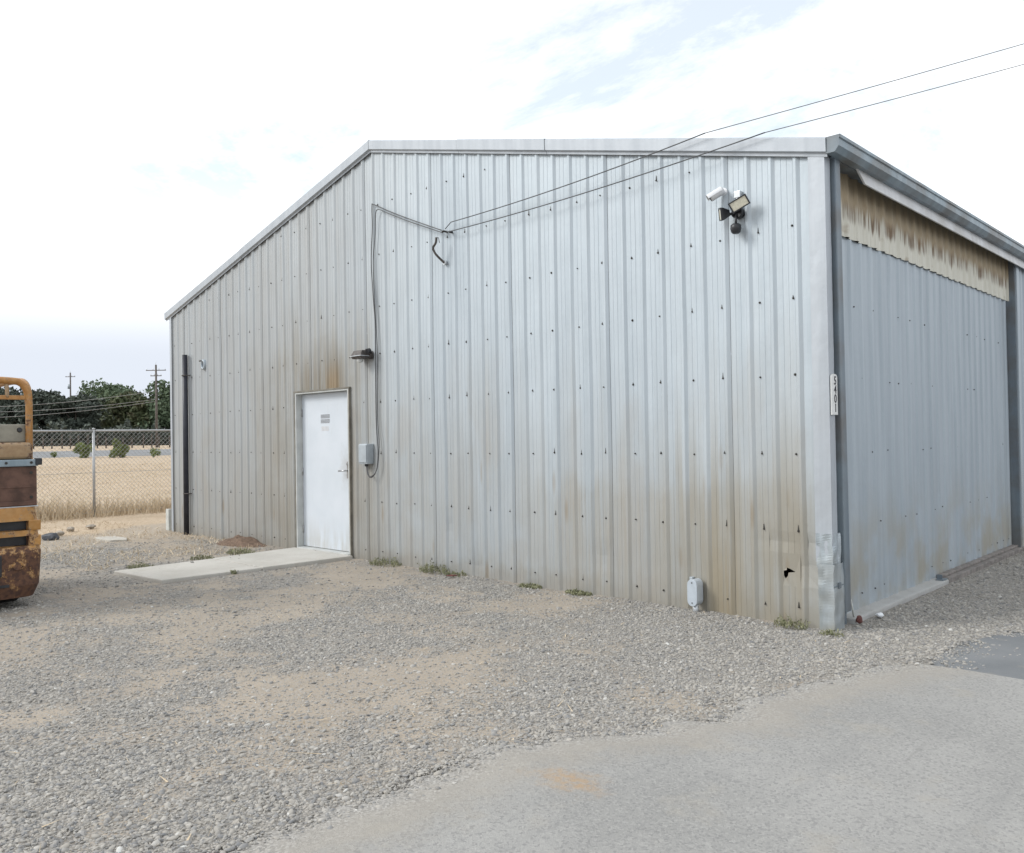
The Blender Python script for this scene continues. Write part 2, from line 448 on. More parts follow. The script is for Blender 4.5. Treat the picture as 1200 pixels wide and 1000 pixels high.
def mat_ground():
    t = NT('yard_and_field')
    gr, fld = t.attr('gravel'), t.attr('field')
    n1 = t.noise(1.1, detail=6, rough=.6); n3 = t.noise(14., detail=6, rough=.65)
    cell = t.voro(62., out='Color'); cd_ = t.voro(62.)
    cell2 = t.voro(135., out='Color')
    s = t.n.new('ShaderNodeSeparateColor'); t.l.new(cell, s.inputs[0])
    s2 = t.n.new('ShaderNodeSeparateColor'); t.l.new(cell2, s2.inputs[0])
    dirt = t.mix(t.step(n1, .3, .7), (.33, .276, .214), (.392, .33, .258))
    dirt = t.mix(t.mul(t.step(n3, .45, .7), .5), dirt, (.27, .235, .19))
    dirt = t.mix(t.mul(t.step(s2.outputs[0], .45, 1), .7), dirt, (.345, .335, .32))
    dirt = t.mix(t.mul(t.step(s2.outputs[2], .6, 1), .6), dirt, (.20, .19, .18))
    st = t.ramp(s.outputs[0], [(0, (.20, .193, .182)), (.35, (.278, .265, .243)), (.7, (.34, .32, .29)), (1, (.44, .425, .40))])
    st = t.mix(t.mul(t.step(s2.outputs[1], .5, 1), .6), st, (.20, .20, .205))
    st = t.mix(t.step(cd_, .45, .75, 0, .55), st, (.13, .12, .105))
    gmask = t.step(t.add(gr, t.add(t.mul(t.add(n3, -.5), 1.3), t.mul(t.add(s2.outputs[1], -.5), .35))), .18, .72)
    c = t.mix(t.mul(gmask, .85), dirt, st)
    fn = t.noise(.8, detail=8, rough=.7); ff = t.noise(22., detail=6, rough=.7)
    straw = t.mix(t.step(fn, .35, .65), (.42, .325, .225), (.52, .415, .30))
    straw = t.mix(t.step(ff, .50, .66, 0, .8), straw, (.25, .185, .125))
    fc = t.noise(.05, detail=5)
    straw = t.mix(t.step(fc, .55, .7, 0, .4), straw, (.36, .30, .19))
    c = t.mix(t.step(t.add(fld, t.mul(t.add(n3, -.5), .6)), .3, .65), c, straw)
    h = t.add(t.mul(t.mul(cd_, gmask), -1.0), t.mul(n3, .8))
    t.bump(h, .55, .02)
    return t.out(c, .92, 0, .3)
M['ground'] = mat_ground()

def mat_pebble():
    t = NT('river_gravel')
    r = t.rand()
    c = t.ramp(r, [(0, (.145, .15, .158)), (.2, (.225, .227, .23)), (.45, (.305, .297, .28)), (.68, (.345, .325, .293)), (.90, (.385, .37, .342)), (.985, (.43, .415, .39)), (1, (.60, .60, .58))])
    c = t.mix(t.mul(t.step(t.noise(60.), .3, .68), .45), c, (.35, .315, .265))
    return t.out(c, .85)
M['pebble'] = mat_pebble()
def mat_leaf(name, a, b, c3=None):
    t = NT(name)
    g = t.attr('shade')
    c = t.mix(g, a, b)
    if c3: c = t.mix(t.step(t.noise(.35), .5, .65, 0, .7), c, c3)
    t.out(c, .7, 0, .25)
    return t.m
M['dry'] = mat_leaf('dry_grass_blade', (.50, .40, .27), (.70, .59, .44))
M['weed'] = mat_leaf('weed_leaf', (.155, .165, .09), (.31, .305, .19))
M['leaf_dark'] = mat_leaf('oak_leaf', (.055, .066, .058), (.092, .108, .082))  # distance haze put into the leaf colour: lifted and bluer
M['leaf_mid'] = mat_leaf('elm_leaf', (.085, .118, .075), (.145, .19, .112))  # green muted in the colour itself to stand for distance haze
M['leaf_olive'] = mat_leaf('olive_green_leaf', (.062, .078, .042), (.11, .128, .06), (.125, .112, .065))
M['leaf_bush'] = mat_leaf('roadside_bush_leaf', (.12, .16, .055), (.26, .30, .11))
M['bark'] = simple('bark', (.075, .06, .048), .9, 0, .3, 4, .3)
M['rock'] = simple('rock', (.33, .29, .24), .85, 0, .25, 20, .3)
M['dark_rock'] = simple('dark_rock', (.075, .08, .09), .75, 0, .35, 20, .3)
M['pale_slab'] = simple('pale_slab_scrap', (.46, .43, .38), .85, 0, .12, 14, .2)
M['brown_dirt'] = simple('brown_dirt', (.15, .10, .07), .95, 0, .30, 22, .5)
M['paper'] = simple('paper_scrap', (.74, .77, .80), .6, 0, .05, 20)
M['red_scrap'] = simple('red_brown_scrap', (.13, .045, .038), .7, 0, .35, 40)
# ------------------------------------------------------------------ numpy value noise
def _hash(ix, iy, seed):
    h = (ix.astype(np.int64) * 374761393 + iy.astype(np.int64) * 668265263 + seed * 982451653) & 0x7fffffff
    h = ((h ^ (h >> 13)) * 1274126177) & 0x7fffffff
    return ((h ^ (h >> 16)) & 0xffff) / 65535.0
def vnoise(x, y, seed=0):
    x0 = np.floor(x); y0 = np.floor(y); fx = x - x0; fy = y - y0
    fx = fx*fx*(3-2*fx); fy = fy*fy*(3-2*fy)
    a = _hash(x0, y0, seed); b = _hash(x0+1, y0, seed); c = _hash(x0, y0+1, seed); d = _hash(x0+1, y0+1, seed)
    return (a*(1-fx)+b*fx)*(1-fy) + (c*(1-fx)+d*fx)*fy
def fbm(x, y, seed=0, o=4):
    s = 0; a = .5; t = 0
    for k in range(o):
        s = s + a*vnoise(x*2**k, y*2**k, seed+k*17); t += a; a *= .55
    return s / t
def sstep(v, a, b):
    t = np.clip((v-a)/(b-a), 0, 1); return t*t*(3-2*t)

# ------------------------------------------------------------------ ground
FARN = np.array([-.9385, .345])          # direction towards the road beyond the field
def far_s(x, y): return (x-CAM.x)*FARN[0] + (y-CAM.y)*FARN[1]
def far_z(x, y):
    return np.interp(far_s(x, y), [97, 101, 116, 168, 240, 2000], [0, .02, .62, 1.35, 1.45, 1.5])
def edge_x(y):                            # ragged edge of the driveway
    return np.interp(y, [-9, -4.9, -4.35, -3.92, -3.17, -2.68, -1.56, -.92, -.51, .06, .78, 3, 20],
                        [-.5, -.29, -.20, -.28, -.12, .28, .40, .66, .80, .82, 1.05, 1.45, 1.7])
def gravel_amt(x, y):
    g = fbm(x*.75+3.1, y*.75+9.2, 5, 4)
    g2 = fbm(x*2.3, y*2.3, 31, 3)
    a = .56 + (g-.5)*2.1 + (g2-.5)*1.3 + (fbm(x*6.1, y*6.1, 61, 3)-.5)*.9
    a = a - .30*np.exp(-((x+1.6)/1.5)**2 - ((y+3.2)/.5)**2)
    a = a - .35*np.exp(-((x+4.4)/1.4)**2 - ((y+.9)/.5)**2)
    a = a - .22*np.exp(-((x+3.2)/1.1)**2 - ((y+2.2)/.5)**2)
    a = a + .30*np.exp(-((x+.2)/1.6)**2 - ((y+1.3)/1.0)**2)
    a = a + .40*np.exp(-((x+1.5)/1.6)**2 - ((y+4.9)/.8)**2)
    a = a + .6*sstep(x, -.2, .1)*sstep(y, -.3, .2)
    a = a * (1 - .80*sstep(-x, 9.5, 12.0))
    a = a * (1 - .55*sstep(-x, 7.2, 7.8)*sstep(y, -2.0, -1.2))
    return np.clip(a, 0, 1)
def field_amt(x, y):
    w = fbm(x*.9, y*.9, 77, 3)
    a = sstep(-x + (w-.5)*2.0, 11.6, 13.6)
    a = np.maximum(a, .42*sstep(-x + (w-.5)*2.0, 8.0, 10.0)*sstep(y, -2.4, -1.0))
    return a
def ground_z(x, y):
    near = np.exp(-(np.maximum(np.hypot(x+5, y+2)-12, 0)/8)**2)
    inb = sstep(x, -11.5, -11.2)*(1-sstep(x, 0.0, .1))*sstep(y, 0.05, .15)
    z = (fbm(x*1.1, y*1.1, 3, 3)-.5)*.035 + (fbm(x*6, y*6, 8, 3)-.5)*.012
    return z*near*(1-inb) - .012 + far_z(x, y)*(far_s(x, y) > 90) + (1-near)*(fbm(x*.12, y*.12, 4, 3)-.5)*.12*(far_s(x, y) > 22)

def axis(lo, hi, d, far0, far1):
    a = list(np.arange(lo, hi + 1e-6, d))
    s = d; v = lo; L = []
    while v > far0: s = min(s*1.14, 220); v -= s; L.append(v)
    s = d; v = hi; H = []
    while v < far1: s = min(s*1.14, 220); v += s; H.append(v)
    return np.array(L[::-1] + a + H)
gx = axis(-15, 2.2, .07, -1800, 1500); gy = axis(-6.6, 1.6, .07, -1800, 1800)
GX, GY = np.meshgrid(gx, gy, indexing='ij')
GZ = ground_z(GX, GY)
nx, ny = GX.shape
V = np.stack([GX, GY, GZ], -1).reshape(-1, 3)
idx = np.arange(nx*ny).reshape(nx, ny)
F = np.stack([idx[:-1, :-1], idx[1:, :-1], idx[1:, 1:], idx[:-1, 1:]], -1).reshape(-1, 4)
me = bpy.data.meshes.new('ground')
me.vertices.add(len(V)); me.vertices.foreach_set('co', V.ravel())
me.loops.add(F.size); me.loops.foreach_set('vertex_index', F.ravel())
me.polygons.add(len(F)); me.polygons.foreach_set('loop_start', np.arange(0, F.size, 4))
me.polygons.foreach_set('use_smooth', np.ones(len(F), bool))
me.update(calc_edges=True)
for nm, val in (('gravel', gravel_amt(GX, GY)), ('field', field_amt(GX, GY))):
    at = me.attributes.new(nm, 'FLOAT', 'POINT'); at.data.foreach_set('value', val.ravel().astype(np.float32))
me.materials.append(M['ground'])
ground = bpy.data.objects.new('ground', me); COL.objects.link(ground)
tag(ground, 'gravel and tan dirt yard running out to a dry field', kind='structure')

def sheet(name, xs_fn, ys, zoff, mat, label, cols=40):
    mb = MB(); rows = []
    for y in ys:
        x0, x1 = xs_fn(y)
        xs = x0 + (x1-x0)*np.linspace(0, 1, cols)**2.2
        zz_ = np.array([float(ground_z(np.array([x]), np.array([y]))[0]) for x in xs])
        f = np.clip((xs - x0)/.35, 0, 1)
        zc = zz_*(1-.75*f) + .75*f*(-.010) + zoff*np.clip((xs-x0)/.30, 0, 1) + .004
        zc[0] = zz_[0] + .0005
        rows.append([(x, y, z) for x, z in zip(xs, zc)])
    mb.grid([r[::-1] for r in rows] if False else rows, True)
    o = mb.build(name, mat, recalc=False, weld=False)
    ev = np.array([v[0]-r[0][0] for r in rows for v in r], np.float32)
    at_ = o.data.attributes.new('edge', 'FLOAT', 'POINT'); at_.data.foreach_set('value', ev)
    return tag(o, label, kind='structure')
def jag(y, seed): return float(fbm(np.array([y*3.1]), np.array([seed*1.7]), seed, 4)[0]-.5)*.30
sheet('driveway', lambda y: (float(edge_x(y)) + jag(y, 3), 9.0), np.arange(-14, -.60, .045), .020, M['drive'], 'pale worn driveway with a ragged gravel edge')
def bnd(x): return -.64 - .10*(x-.9) + jag(x*.9, 9)*.25
mb = MB(); rows = []
for k in range(60):
    t_ = (k/59)**1.8
    row = []
    for j in range(36):
        s_ = (j/35)**2
        y = -.60 + 22*t_
        x0 = float(edge_x(y)) + jag(y, 6)*1.3
        x = x0 + (9.0-x0)*s_
        yy = y + (bnd(x)+.50)*(1-t_)
        row.append((x, yy, -.004 + .004*min(1, s_*40) - (.02 if j == 0 else 0)))
    rows.append(row)
mb.grid(rows, True)
tag(mb.build('asphalt_lane', M['asphalt'], weld=False), 'darker blue-grey asphalt beside the sliding door wall', kind='structure')

# far road
mb = MB(); rows = []
TAN = np.array([FARN[1], -FARN[0]])
for a in np.linspace(-420, 420, 60):
    row = []
    for s_ in np.linspace(101.5, 116.5, 6):
        p = np.array([CAM.x, CAM.y]) + FARN*s_ + TAN*a
        row.append((p[0], p[1], float(far_z(p[0], p[1])) + .05))
    rows.append(row)
mb.grid(rows, True)
tag(mb.build('road', M['far_road'], weld=False), 'grey road beyond the dry field', kind='structure')

# ------------------------------------------------------------------ metal building
W, EV, RZ = 11.365, 3.6235, 5.0626
LEN = 17.0
P = .2095
def wall_top(x): return EV + (RZ-EV) * (1 - abs(x + W/2)/(W/2))
DX0, DX1, DZT = -7.4727, -6.2362, 2.1544
B = empty('metal_building', (0, 0, 0))
tag(B, 'pale corrugated metal workshop with low gable and white side door', 'building')
def dent(x, z):
    d = .007*mnoise.noise(Vector((x*1.7, z*.8, 3.3))) + .0034*mnoise.noise(Vector((x*5, z*2.2, 8)))
    # knocked-in bottom corner
    k = math.exp(-((x+.32)/.28)**2) * math.exp(-((z-.66)/.035)**2)
    d += .014*k
    d += .018*math.exp(-((x+.22)/.10)**2)*math.exp(-((z-.45)/.13)**2)
    d += .012*math.exp(-((x+3.95)/.16)**2)*math.exp(-((z-.10)/.12)**2)
    d += .010*math.exp(-((x+4.35)/.05)**2)*math.exp(-((z-.50)/.10)**2)
    d += .010*math.exp(-((x+2.2)/.12)**2)*math.exp(-((z-.35)/.12)**2)
    return d
# rib profile measured leftwards from the right flank: (dx from flank centre, protrusion)
def profile(xc):           # xc = centre of a right-hand flank; returns points right -> left across one pitch
    h = .017
    return [(xc+.014, 0), (xc-.014, h), (xc-.036, h), (xc-.050, 0),
            (xc-.094, 0), (xc-.097, .0022), (xc-.100, 0), (xc-.143, 0), (xc-.146, .0022), (xc-.149, 0), (xc+.014-P, 0)]
X0C = -.208
panels = []
k = 0
first = True
HOLE = [(-.400, .402), (-.372, .408), (-.371, .428), (-.345, .420), (-.302, .400), (-.335, .393), (-.358, .388), (-.362, .362), (-.384, .338), (-.397, .362)]
xs_all = [(-.002, 0), (-.07, 0), (-.1555+.02, 0)]
def strips(pts, yoff, mb, hole=False):
    for (xa, ha), (xb, hb) in zip(pts[:-1], pts[1:]):
        if xb < -W: xb = -W
        if xa - xb < 1e-6: continue
        segs = [(xa, xb)]
        cuts = [c for c in (DX0, DX1, -W/2) if xb < c < xa]
        for c in cuts:
            new = []
            for (a, b) in segs:
                if b < c < a: new += [(a, c), (c, b)]
                else: new.append((a, b))
            segs = new
        for a, b in segs:
            mid = (a+b)/2
            hh = lambda x: ha + (hb-ha)*((xa-x)/(xa-xb))
            zb = DZT if DX0 < mid < DX1 else -.06
            za, zc = wall_top(a)+.02, wall_top(b)+.02
            nz = max(6, int((za-zb)/.085))
            rows = []
            for i in range(nz+1):
                f = i/nz
                z1 = zb + (za-zb)*f; z2 = zb + (zc-zb)*f
                rows.append([(a, -hh(a)+yoff+dent(a, z1), z1), (b, -hh(b)+yoff+dent(b, z2), z2)])
            if hole and -.402 < mid < -.259:
                lo = [r for r in rows if r[0][2] < .30]; hi = [r for r in rows if r[0][2] > .47]
                mb.grid(lo, False); mb.grid(hi, False)
                hole_edges.append((a, b, lo[-1], hi[0]))
            else:
                mb.grid(rows, False)
hole_edges = []
npan = 0
ribk = 0
while True:
    xstart = X0C + .014 - P*ribk
    if xstart < -W + .02: break
    pts = []
    for q in range(3):
        pts += profile(X0C - P*(ribk+q))[(0 if q == 0 else 1):]
    mb = MB()
    if ribk == 0:
        pts = [(-.02, 0), (-.10, 0)] + pts
    hasH = ribk <= 1 < ribk + 3
    jx = random.uniform(-.003, .003)
    pts = [(x_ + (jx if 0 < i_ < len(pts)-1 else 0), h_*random.uniform(.92, 1.06)) for i_, (x_, h_) in enumerate(pts)]
    strips(pts, -.003*(npan % 2), mb, hasH)
    if hasH and hole_edges:
        # pan area with the torn hole
        bm = bmesh.new()
        A = [e[2][0] for e in hole_edges] + [hole_edges[-1][2][1]]
        C_ = [e[3][0] for e in hole_edges] + [hole_edges[-1][3][1]]
        loop = A + C_[::-1]
        vs = [bm.verts.new(p) for p in loop]
        for i in range(len(vs)): bm.edges.new((vs[i], vs[(i+1) % len(vs)]))
        hv = [bm.verts.new((max(x, -.395), dent(x, z) + random.uniform(-.004, .006), z)) for x, z in HOLE]
        for i in range(len(hv)): bm.edges.new((hv[i], hv[(i+1) % len(hv)]))
        bmesh.ops.triangle_fill(bm, use_beauty=True, use_dissolve=False, edges=bm.edges[:])
        bm.verts.index_update()
        for f in bm.faces: mb.face([tuple(v.co) for v in f.verts])
        bm.free()
        # curled flap of torn sheet
        mb.face([(-.358, .004, .388), (-.302, .003, .400), (-.330, .035, .360)])
    panels.append(mb.build('wall_panel', M['facade'], B))
    npan += 1; ribk += 3

# screws: rows every two feet, two per sheet
mbs = MB()
for zr in (.12, .727, 1.332, 1.960, 2.553, 3.128, 3.765, 4.385):
    kk = 0
    while True:
        stop = False
        for off in (-.27, -.56):
            x = off - .6285*kk
            if x < -W + .05: stop = True; break
            if zr > wall_top(x) - .12: continue
            if DX0-.03 < x < DX1+.03 and zr < DZT: continue
            zq = zr + random.uniform(-.008, .008); xq = x + random.uniform(-.006, .006)
            y0 = dent(xq, zq)
            n0 = 7; r = random.uniform(.0055, .009)
            ring = [(xq + r*math.cos(a*2*math.pi/n0), y0-.006, zq + r*math.sin(a*2*math.pi/n0)) for a in range(n0)]
            ring0 = [(p[0]+(p[0]-xq)*.35, y0+.001, p[2]+(p[2]-zq)*.35) for p in ring]
            mbs.grid([ring0, ring], False, True); mbs.face(ring)
            h6 = [(xq + .006*math.cos(a*math.pi/3), y0-.012, zq + .006*math.sin(a*math.pi/3)) for a in range(6)]
            h60 = [(p[0], y0-.005, p[2]) for p in h6]
            mbs.grid([h60, h6], False, True); mbs.face(h6)
            if random.random() < .05: continue
            if random.random() < .6:   # thin dark tapering mark on the sheet above the washer
                L = random.uniform(.015, .05); wd = random.uniform(.004, .007)
                mbs.face([(xq-wd, y0-.0035, zq), (xq+wd, y0-.0035, zq), (xq+wd*.3, y0-.0035, zq+L), (xq-wd*.3, y0-.0035, zq+L)])
        if stop: break
        kk += 1
tag(mbs.build('panel_screws', M['screw'], B), kind='stuff')

# rake trim (boxed gable flashing) in sections, each with its joint
def rake(xa, xb, lift=0.0):
    """from xa (right) to xb (left) along one slope"""
    mb = MB()
    prof = [(-.034, -.016), (-.036, .008), (-.062, .018), (-.066, .118), (-.050, .132), (.25, .132)]   # (y, dz)
    prof = [(y - lift*(1 if i > 1 else 0), z + (lift if i > 2 else 0)) for i, (y, z) in enumerate(prof)]
    r0 = [(xa, y, wall_top(xa)+dz) for y, dz in prof]; r1 = [(xb, y, wall_top(xb)+dz) for y, dz in prof]
    # thickness skin
    mb.grid([r0, r1], False)
    return mb
def ext_top(x):
    return wall_top(x)
for xa, xb, lf in ((.040, -2.793, 0.), (-2.798, -4.083, .003), (-4.088, -W/2, 0.), (-W/2, -8.9, .003), (-8.88, -W-.13, 0.)):
    rake(xa, xb, lf).build('rake_trim', M['trim'], B)
for xe in (.040, -W-.13):
    mbe = MB(); zt = wall_top(xe)
    mbe.face([(xe, -.066, zt+.118), (xe, -.062, zt+.018), (xe, .06, zt+.018), (xe, .06, zt+.132), (xe, -.050, zt+.132)])
    mbe.build('trim_end', M['downspout'], B)

# roof
mb = MB()
for side in (0, 1):
    xe = .03 if side == 0 else -W-.12
    rows = []
    ys = []
    y = .0
    while y < LEN:
        for dy, h in ((0, 0), (.13, 0), (.155, .03), (.185, .03), (.21, 0)): ys.append((y+dy, h))
        y += .21
    r0 = [(xe, y, wall_top(xe)+.085+h) for y, h in ys]
    r1 = [(-W/2, y, RZ+.085+h) for y, h in ys]
    mb.grid([r0, r1], False)
mb.build('roof', M['roofm'], B)
mb = MB()
for s in (-1, 1):
    mb.face([(-W/2, .26, RZ+.150), (-W/2+s*.18, .26, RZ+.150-.0455), (-W/2+s*.18, LEN, RZ+.150-.0455), (-W/2, LEN, RZ+.150)])
mb.build('ridge_cap', M['trim'], B)

# other walls (back, left, right beyond the sliding door): ribbed sheets
def ribbed(line, z0, z1f, mat, name, depth=.025, parent=B, pitch=P):
    (ax, ay), (bx, by), (ox, oy) = line        # from a to b; o = outward normal
    L = math.hypot(bx-ax, by-ay); dx, dy = (bx-ax)/L, (by-ay)/L
    pts = []
    s = 0.0
    while s < L:
        for q, h in ((0, 0), (.56, 0), (.70, 1), (.86, 1)): pts.append((min(L, s+q*pitch), h*depth))
        s += pitch
    pts.append((L, 0))
    mb = MB()
    bot = [(ax+dx*q+ox*h, ay+dy*q+oy*h, z0) for q, h in pts]
    top = [(ax+dx*q+ox*h, ay+dy*q+oy*h, z1f(ax+dx*q, ay+dy*q)) for q, h in pts]
    mid = [((b[0]), b[1], (b[2]+t[2])/2) for b, t in zip(bot, top)]
    mb.grid([bot, mid, top], False)
    return mb.build(name, mat, parent)
ribbed(((-W, LEN), (-W, 0), (-1, 0)), -.05, lambda x, y: EV+.05, M['facade'], 'left_wall_sheet')
ribbed(((0, LEN), (-W, LEN), (0, 1)), -.05, lambda x, y: wall_top(x)+.02, M['facade'], 'back_wall_sheet')
SY0, SY1 = .26, 5.54
ys_ = SY1 + .16
while ys_ < LEN:
    ye = min(LEN, ys_+P*4)
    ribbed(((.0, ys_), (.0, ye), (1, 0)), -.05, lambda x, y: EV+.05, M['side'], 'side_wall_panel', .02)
    ys_ = ye

# corner trim, front right: folded, with dents near the ground
def corner_trim(x_in, y_in, z0, z1, nz, mat, name, bulge=0.0, amp=.0, off=0.0, seed=0):
    mb = MB(); rows = []
    for i in range(nz+1):
        z = z0 + (z1-z0)*i/nz
        row = []
        for k_, (x, y) in enumerate([(-x_in, .004), (-x_in, -.028-off), (-x_in*.66, -.030-off), (-x_in*.33, -.030-off), (.014+off, -.030-off), (.014+off, y_in*.33), (.014+off, y_in*.66), (.014+off, y_in), (-.03, y_in)]):
            v = mnoise.noise(Vector((k_*.9+seed, z*6.0, seed*2.2)))*amp
            v2 = mnoise.noise(Vector((k_*.7+seed+9, z*11.0, seed*3.2)))*amp*.6
            inner = 0 if k_ in (0, 8) else 1
            nxn = 0 if k_ < 4 else 1
            row.append((x + inner*nxn*(v+v2) + (v2*.6 if k_ == 4 else 0), y + inner*(1-nxn)*(v+v2) - (v*.5 if k_ == 4 else 0), z))
        rows.append(row)
    mb.grid(rows, False)
    return mb.build(name, mat, B)
corner_trim(.118, .068, .50, EV+.02, 60, M['trim'], 'corner_trim', amp=.0015)
corner_trim(.112, .105, .46, .72, 14, M['plate'], 'crumpled_trim', amp=.014, off=.003, seed=4)
corner_trim(.098, .140, -.04, .49, 26, M['plate'], 'repair_plate', amp=.010, off=.010, seed=2)
corner_trim_left = MB()
corner_trim_left.box((-W-.012, -.032, -.05), (-W+.055, -.026, EV+.01)); corner_trim_left.box((-W-.016, -.030, -.05), (-W-.010, .12, EV+.01))
corner_trim_left.build('corner_trim', M['trim'], B)
mb = MB(); mb.box((.020, .035, .30), (.034, .075, .345)); mb.box((.02, -.03, .317), (.029, .16, .325))
mb.build('strap_clip', M['downspout'], B)

# personnel door
fr = MB()
fr.box((DX0-.012, -.030, -.02), (DX0+.016, .120, DZT)); fr.box((DX1-.016, -.030, -.02), (DX1+.012, .120, DZT))
fr.box((DX0+.016, -.030, DZT-.020), (DX1-.016, .120, DZT-.0005))
door_frame = fr.build('door_frame', M['frame_paint'], B, .004)
hd = MB(); hd.box((DX0-.035, -.036, DZT+.001), (DX1+.035, -.001, DZT+.022)); hd.box((DX1+.0125, -.034, -.02), (DX1+.03, -.001, DZT+.0005)); hd.box((DX0-.03, -.034, -.02), (DX0-.0125, -.001, DZT+.0005))
hd.build('frame_flashing', M['frame_dark'], door_frame)
th = MB(); th.box((DX0+.017, -.045, -.02), (DX1-.017, .118, .042)); th.build('threshold', M['frame_paint'], door_frame, .004)
lf = MB(); lf.box((DX0+.019, .068, .048), (DX1-.019, .112, DZT-.024))
door = lf.build('door', M['white_door'], B, .003)
for z in (.28, 1.07, 1.88):
    hg = MB(); hg.tube([(DX0+.024, .060, z-.05), (DX0+.024, .060, z+.05)], .009, 8); hg.build('hinge', M['chrome'], door)
hx = -6.375
h = MB(); h.box((hx-.028, .056, 1.00), (hx+.028, .067, 1.22)); h.build('lock_plate', M['chrome'], door, .004)
h = MB(); h.tube([(hx, .058, 1.10), (hx, .003, 1.10), (hx-.012, -.007, 1.10), (hx-.12, -.007, 1.095)], .010, 8); h.build('handle', M['chrome'], door)
h = MB(); h.tube([(hx, .058, 1.185), (hx, .038, 1.185)], .016, 12); h.build('deadbolt', M['chrome'], door)
# faded printed notice: rows of small grey lettering (not legible)
def notice(x0, x1, z0, z1, nrow, seed):
    r_ = random.Random(seed); mb = MB(); dz = (z1-z0)/nrow
    for i in range(nrow):
        x = x0
        while x < x1 - .008:
            w_ = r_.uniform(.006, .022)
            mb.box((x, .0664, z0+dz*i+dz*.10), (min(x1, x+w_), .0676, z0+dz*i+dz*.92)); x += w_ + r_.uniform(.002, .005)
    return mb
nt = notice(-7.0, -6.79, 1.790, 1.845, 3, 1); nt.build('notice_lettering', M['ink'], door)
nt = notice(-7.0, -6.79, 1.725, 1.780, 3, 2); nt.build('notice_lettering', M['ink'], door)
nt = notice(-6.985, -6.815, 1.623, 1.684, 3, 3); nt.build('notice_lettering', M['track'], door)

# sliding door in the right-hand wall: grey sheets below, rusted beige sheet above
sl = empty('sliding_door', (0, 0, 0), 0, B)
edges = [SY0, 1.15, 2.05, 2.85, 3.62, 4.22, 4.85, SY1-.02]
for i, (a, b) in enumerate(zip(edges[:-1], edges[1:])):
    mb = MB(); pts = []
    s = a+.003
    n_ = max(3, int(round((b-a)/.20))); pt = (b-a-.002)/n_
    for q in range(n_):
        for f_, h_ in ((0, 0), (.62, 0), (.74, 1), (.88, 1)): pts.append((a+.001+(q+f_)*pt, h_*.013))
    pts.append((b-.001, 0))
    off = .001*(i % 2)
    rows = []
    for j in range(25):
        f_ = j/24
        rows.append([(-.085+off+h_+.004*mnoise.noise(Vector((y*1.4, f_*3, 1.))), y, .03 + (3.105 + random.Random(int(y*5)).uniform(-.012, .012)*(1 if j == 24 else 0) - .03)*f_) for y, h_ in pts])
    mb.grid(rows, False)
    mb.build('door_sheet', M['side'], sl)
mb = MB(); pts = []
s = SY0
while s < SY1+.04:
    for f_, h_ in ((0, 0), (.34, 0), (.50, 1), (.62, 1), (.78, 0)): pts.append((min(SY1-.001, s+f_*.2), h_*.034))
    s += .2
r0 = [(-.135+h_, y, 2.98 + .0*h_) for y, h_ in pts]; r1 = [(-.135+h_, y, 3.70) for y, h_ in pts]
mb.grid([r0, r1], False)
mb.build('rusted_upper_sheet', M['beige'], sl)
# jagged lower lip of the beige sheet, lapped over the grey sheets
mb = MB(); a_ = []; b_ = []
for y, h_ in pts:
    a_.append((-.070+h_*.65, y, 3.095 + random.uniform(-.004, .004))); b_.append((-.072+h_*.65, y, 3.70))
mb.grid([a_, b_], False)
mb.build('rusted_apron', M['beige'], sl)
mbs = MB()
for zr in (.15, .71, 1.32, 1.94, 2.545):
    y = .46
    while y < SY1-.1:
        zq = zr + random.uniform(-.01, .01); yq = y + random.uniform(-.02, .02); r = random.uniform(.004, .0075)
        ring = [(-.0765, yq + r*math.cos(a*2*math.pi/6), zq + r*math.sin(a*2*math.pi/6)) for a in range(6)]
        ring0 = [(-.09, p[1], p[2]) for p in ring]
        mbs.grid([ring0, ring], False, True); mbs.face(ring)
        y += random.choice((.25, .33, .42, .61))
tag(mbs.build('sheet_screws', M['screw'], sl), kind='stuff')
mb = MB(); mb.box((-.105, SY0-.02, 3.13), (-.145, SY1, 3.74)); mb.build('header_backing', M['dark_in'], sl)
# jambs and far post
mb = MB(); mb.box((-.14, .072, -.04), (-.006, SY0-.002, EV+.06)); mb.build('door_jamb', M['downspout'], B)
mb = MB(); mb.box((-.14, SY1, -.03), (.014, SY1+.035, EV-.015)); mb.build('far_door_jamb', M['downspout'], B)
mb = MB(); mb.box((-.10, SY1+.036, -.03), (.034, SY1+.158, EV-.01)); mb.build('far_door_post', M['side'], B, .006)
# downspout
mb = MB()
def duct(c0, c1, wx, wy):
    (x0, y0, z0), (x1, y1, z1) = c0, c1
    a = [(x0-wx, y0-wy, z0), (x0+wx, y0-wy, z0), (x0+wx, y0+wy, z0), (x0-wx, y0+wy, z0)]
    b = [(x1-wx, y1-wy, z1), (x1+wx, y1-wy, z1), (x1+wx, y1+wy, z1), (x1-wx, y1+wy, z1)]
    mb.grid([a, b], False, True); mb.face(a); mb.face(b)
duct((.012, .190, .10), (.018, .140, EV+.03), .028, .050)
mb.build('downspout', M['downspout'], B, .008)
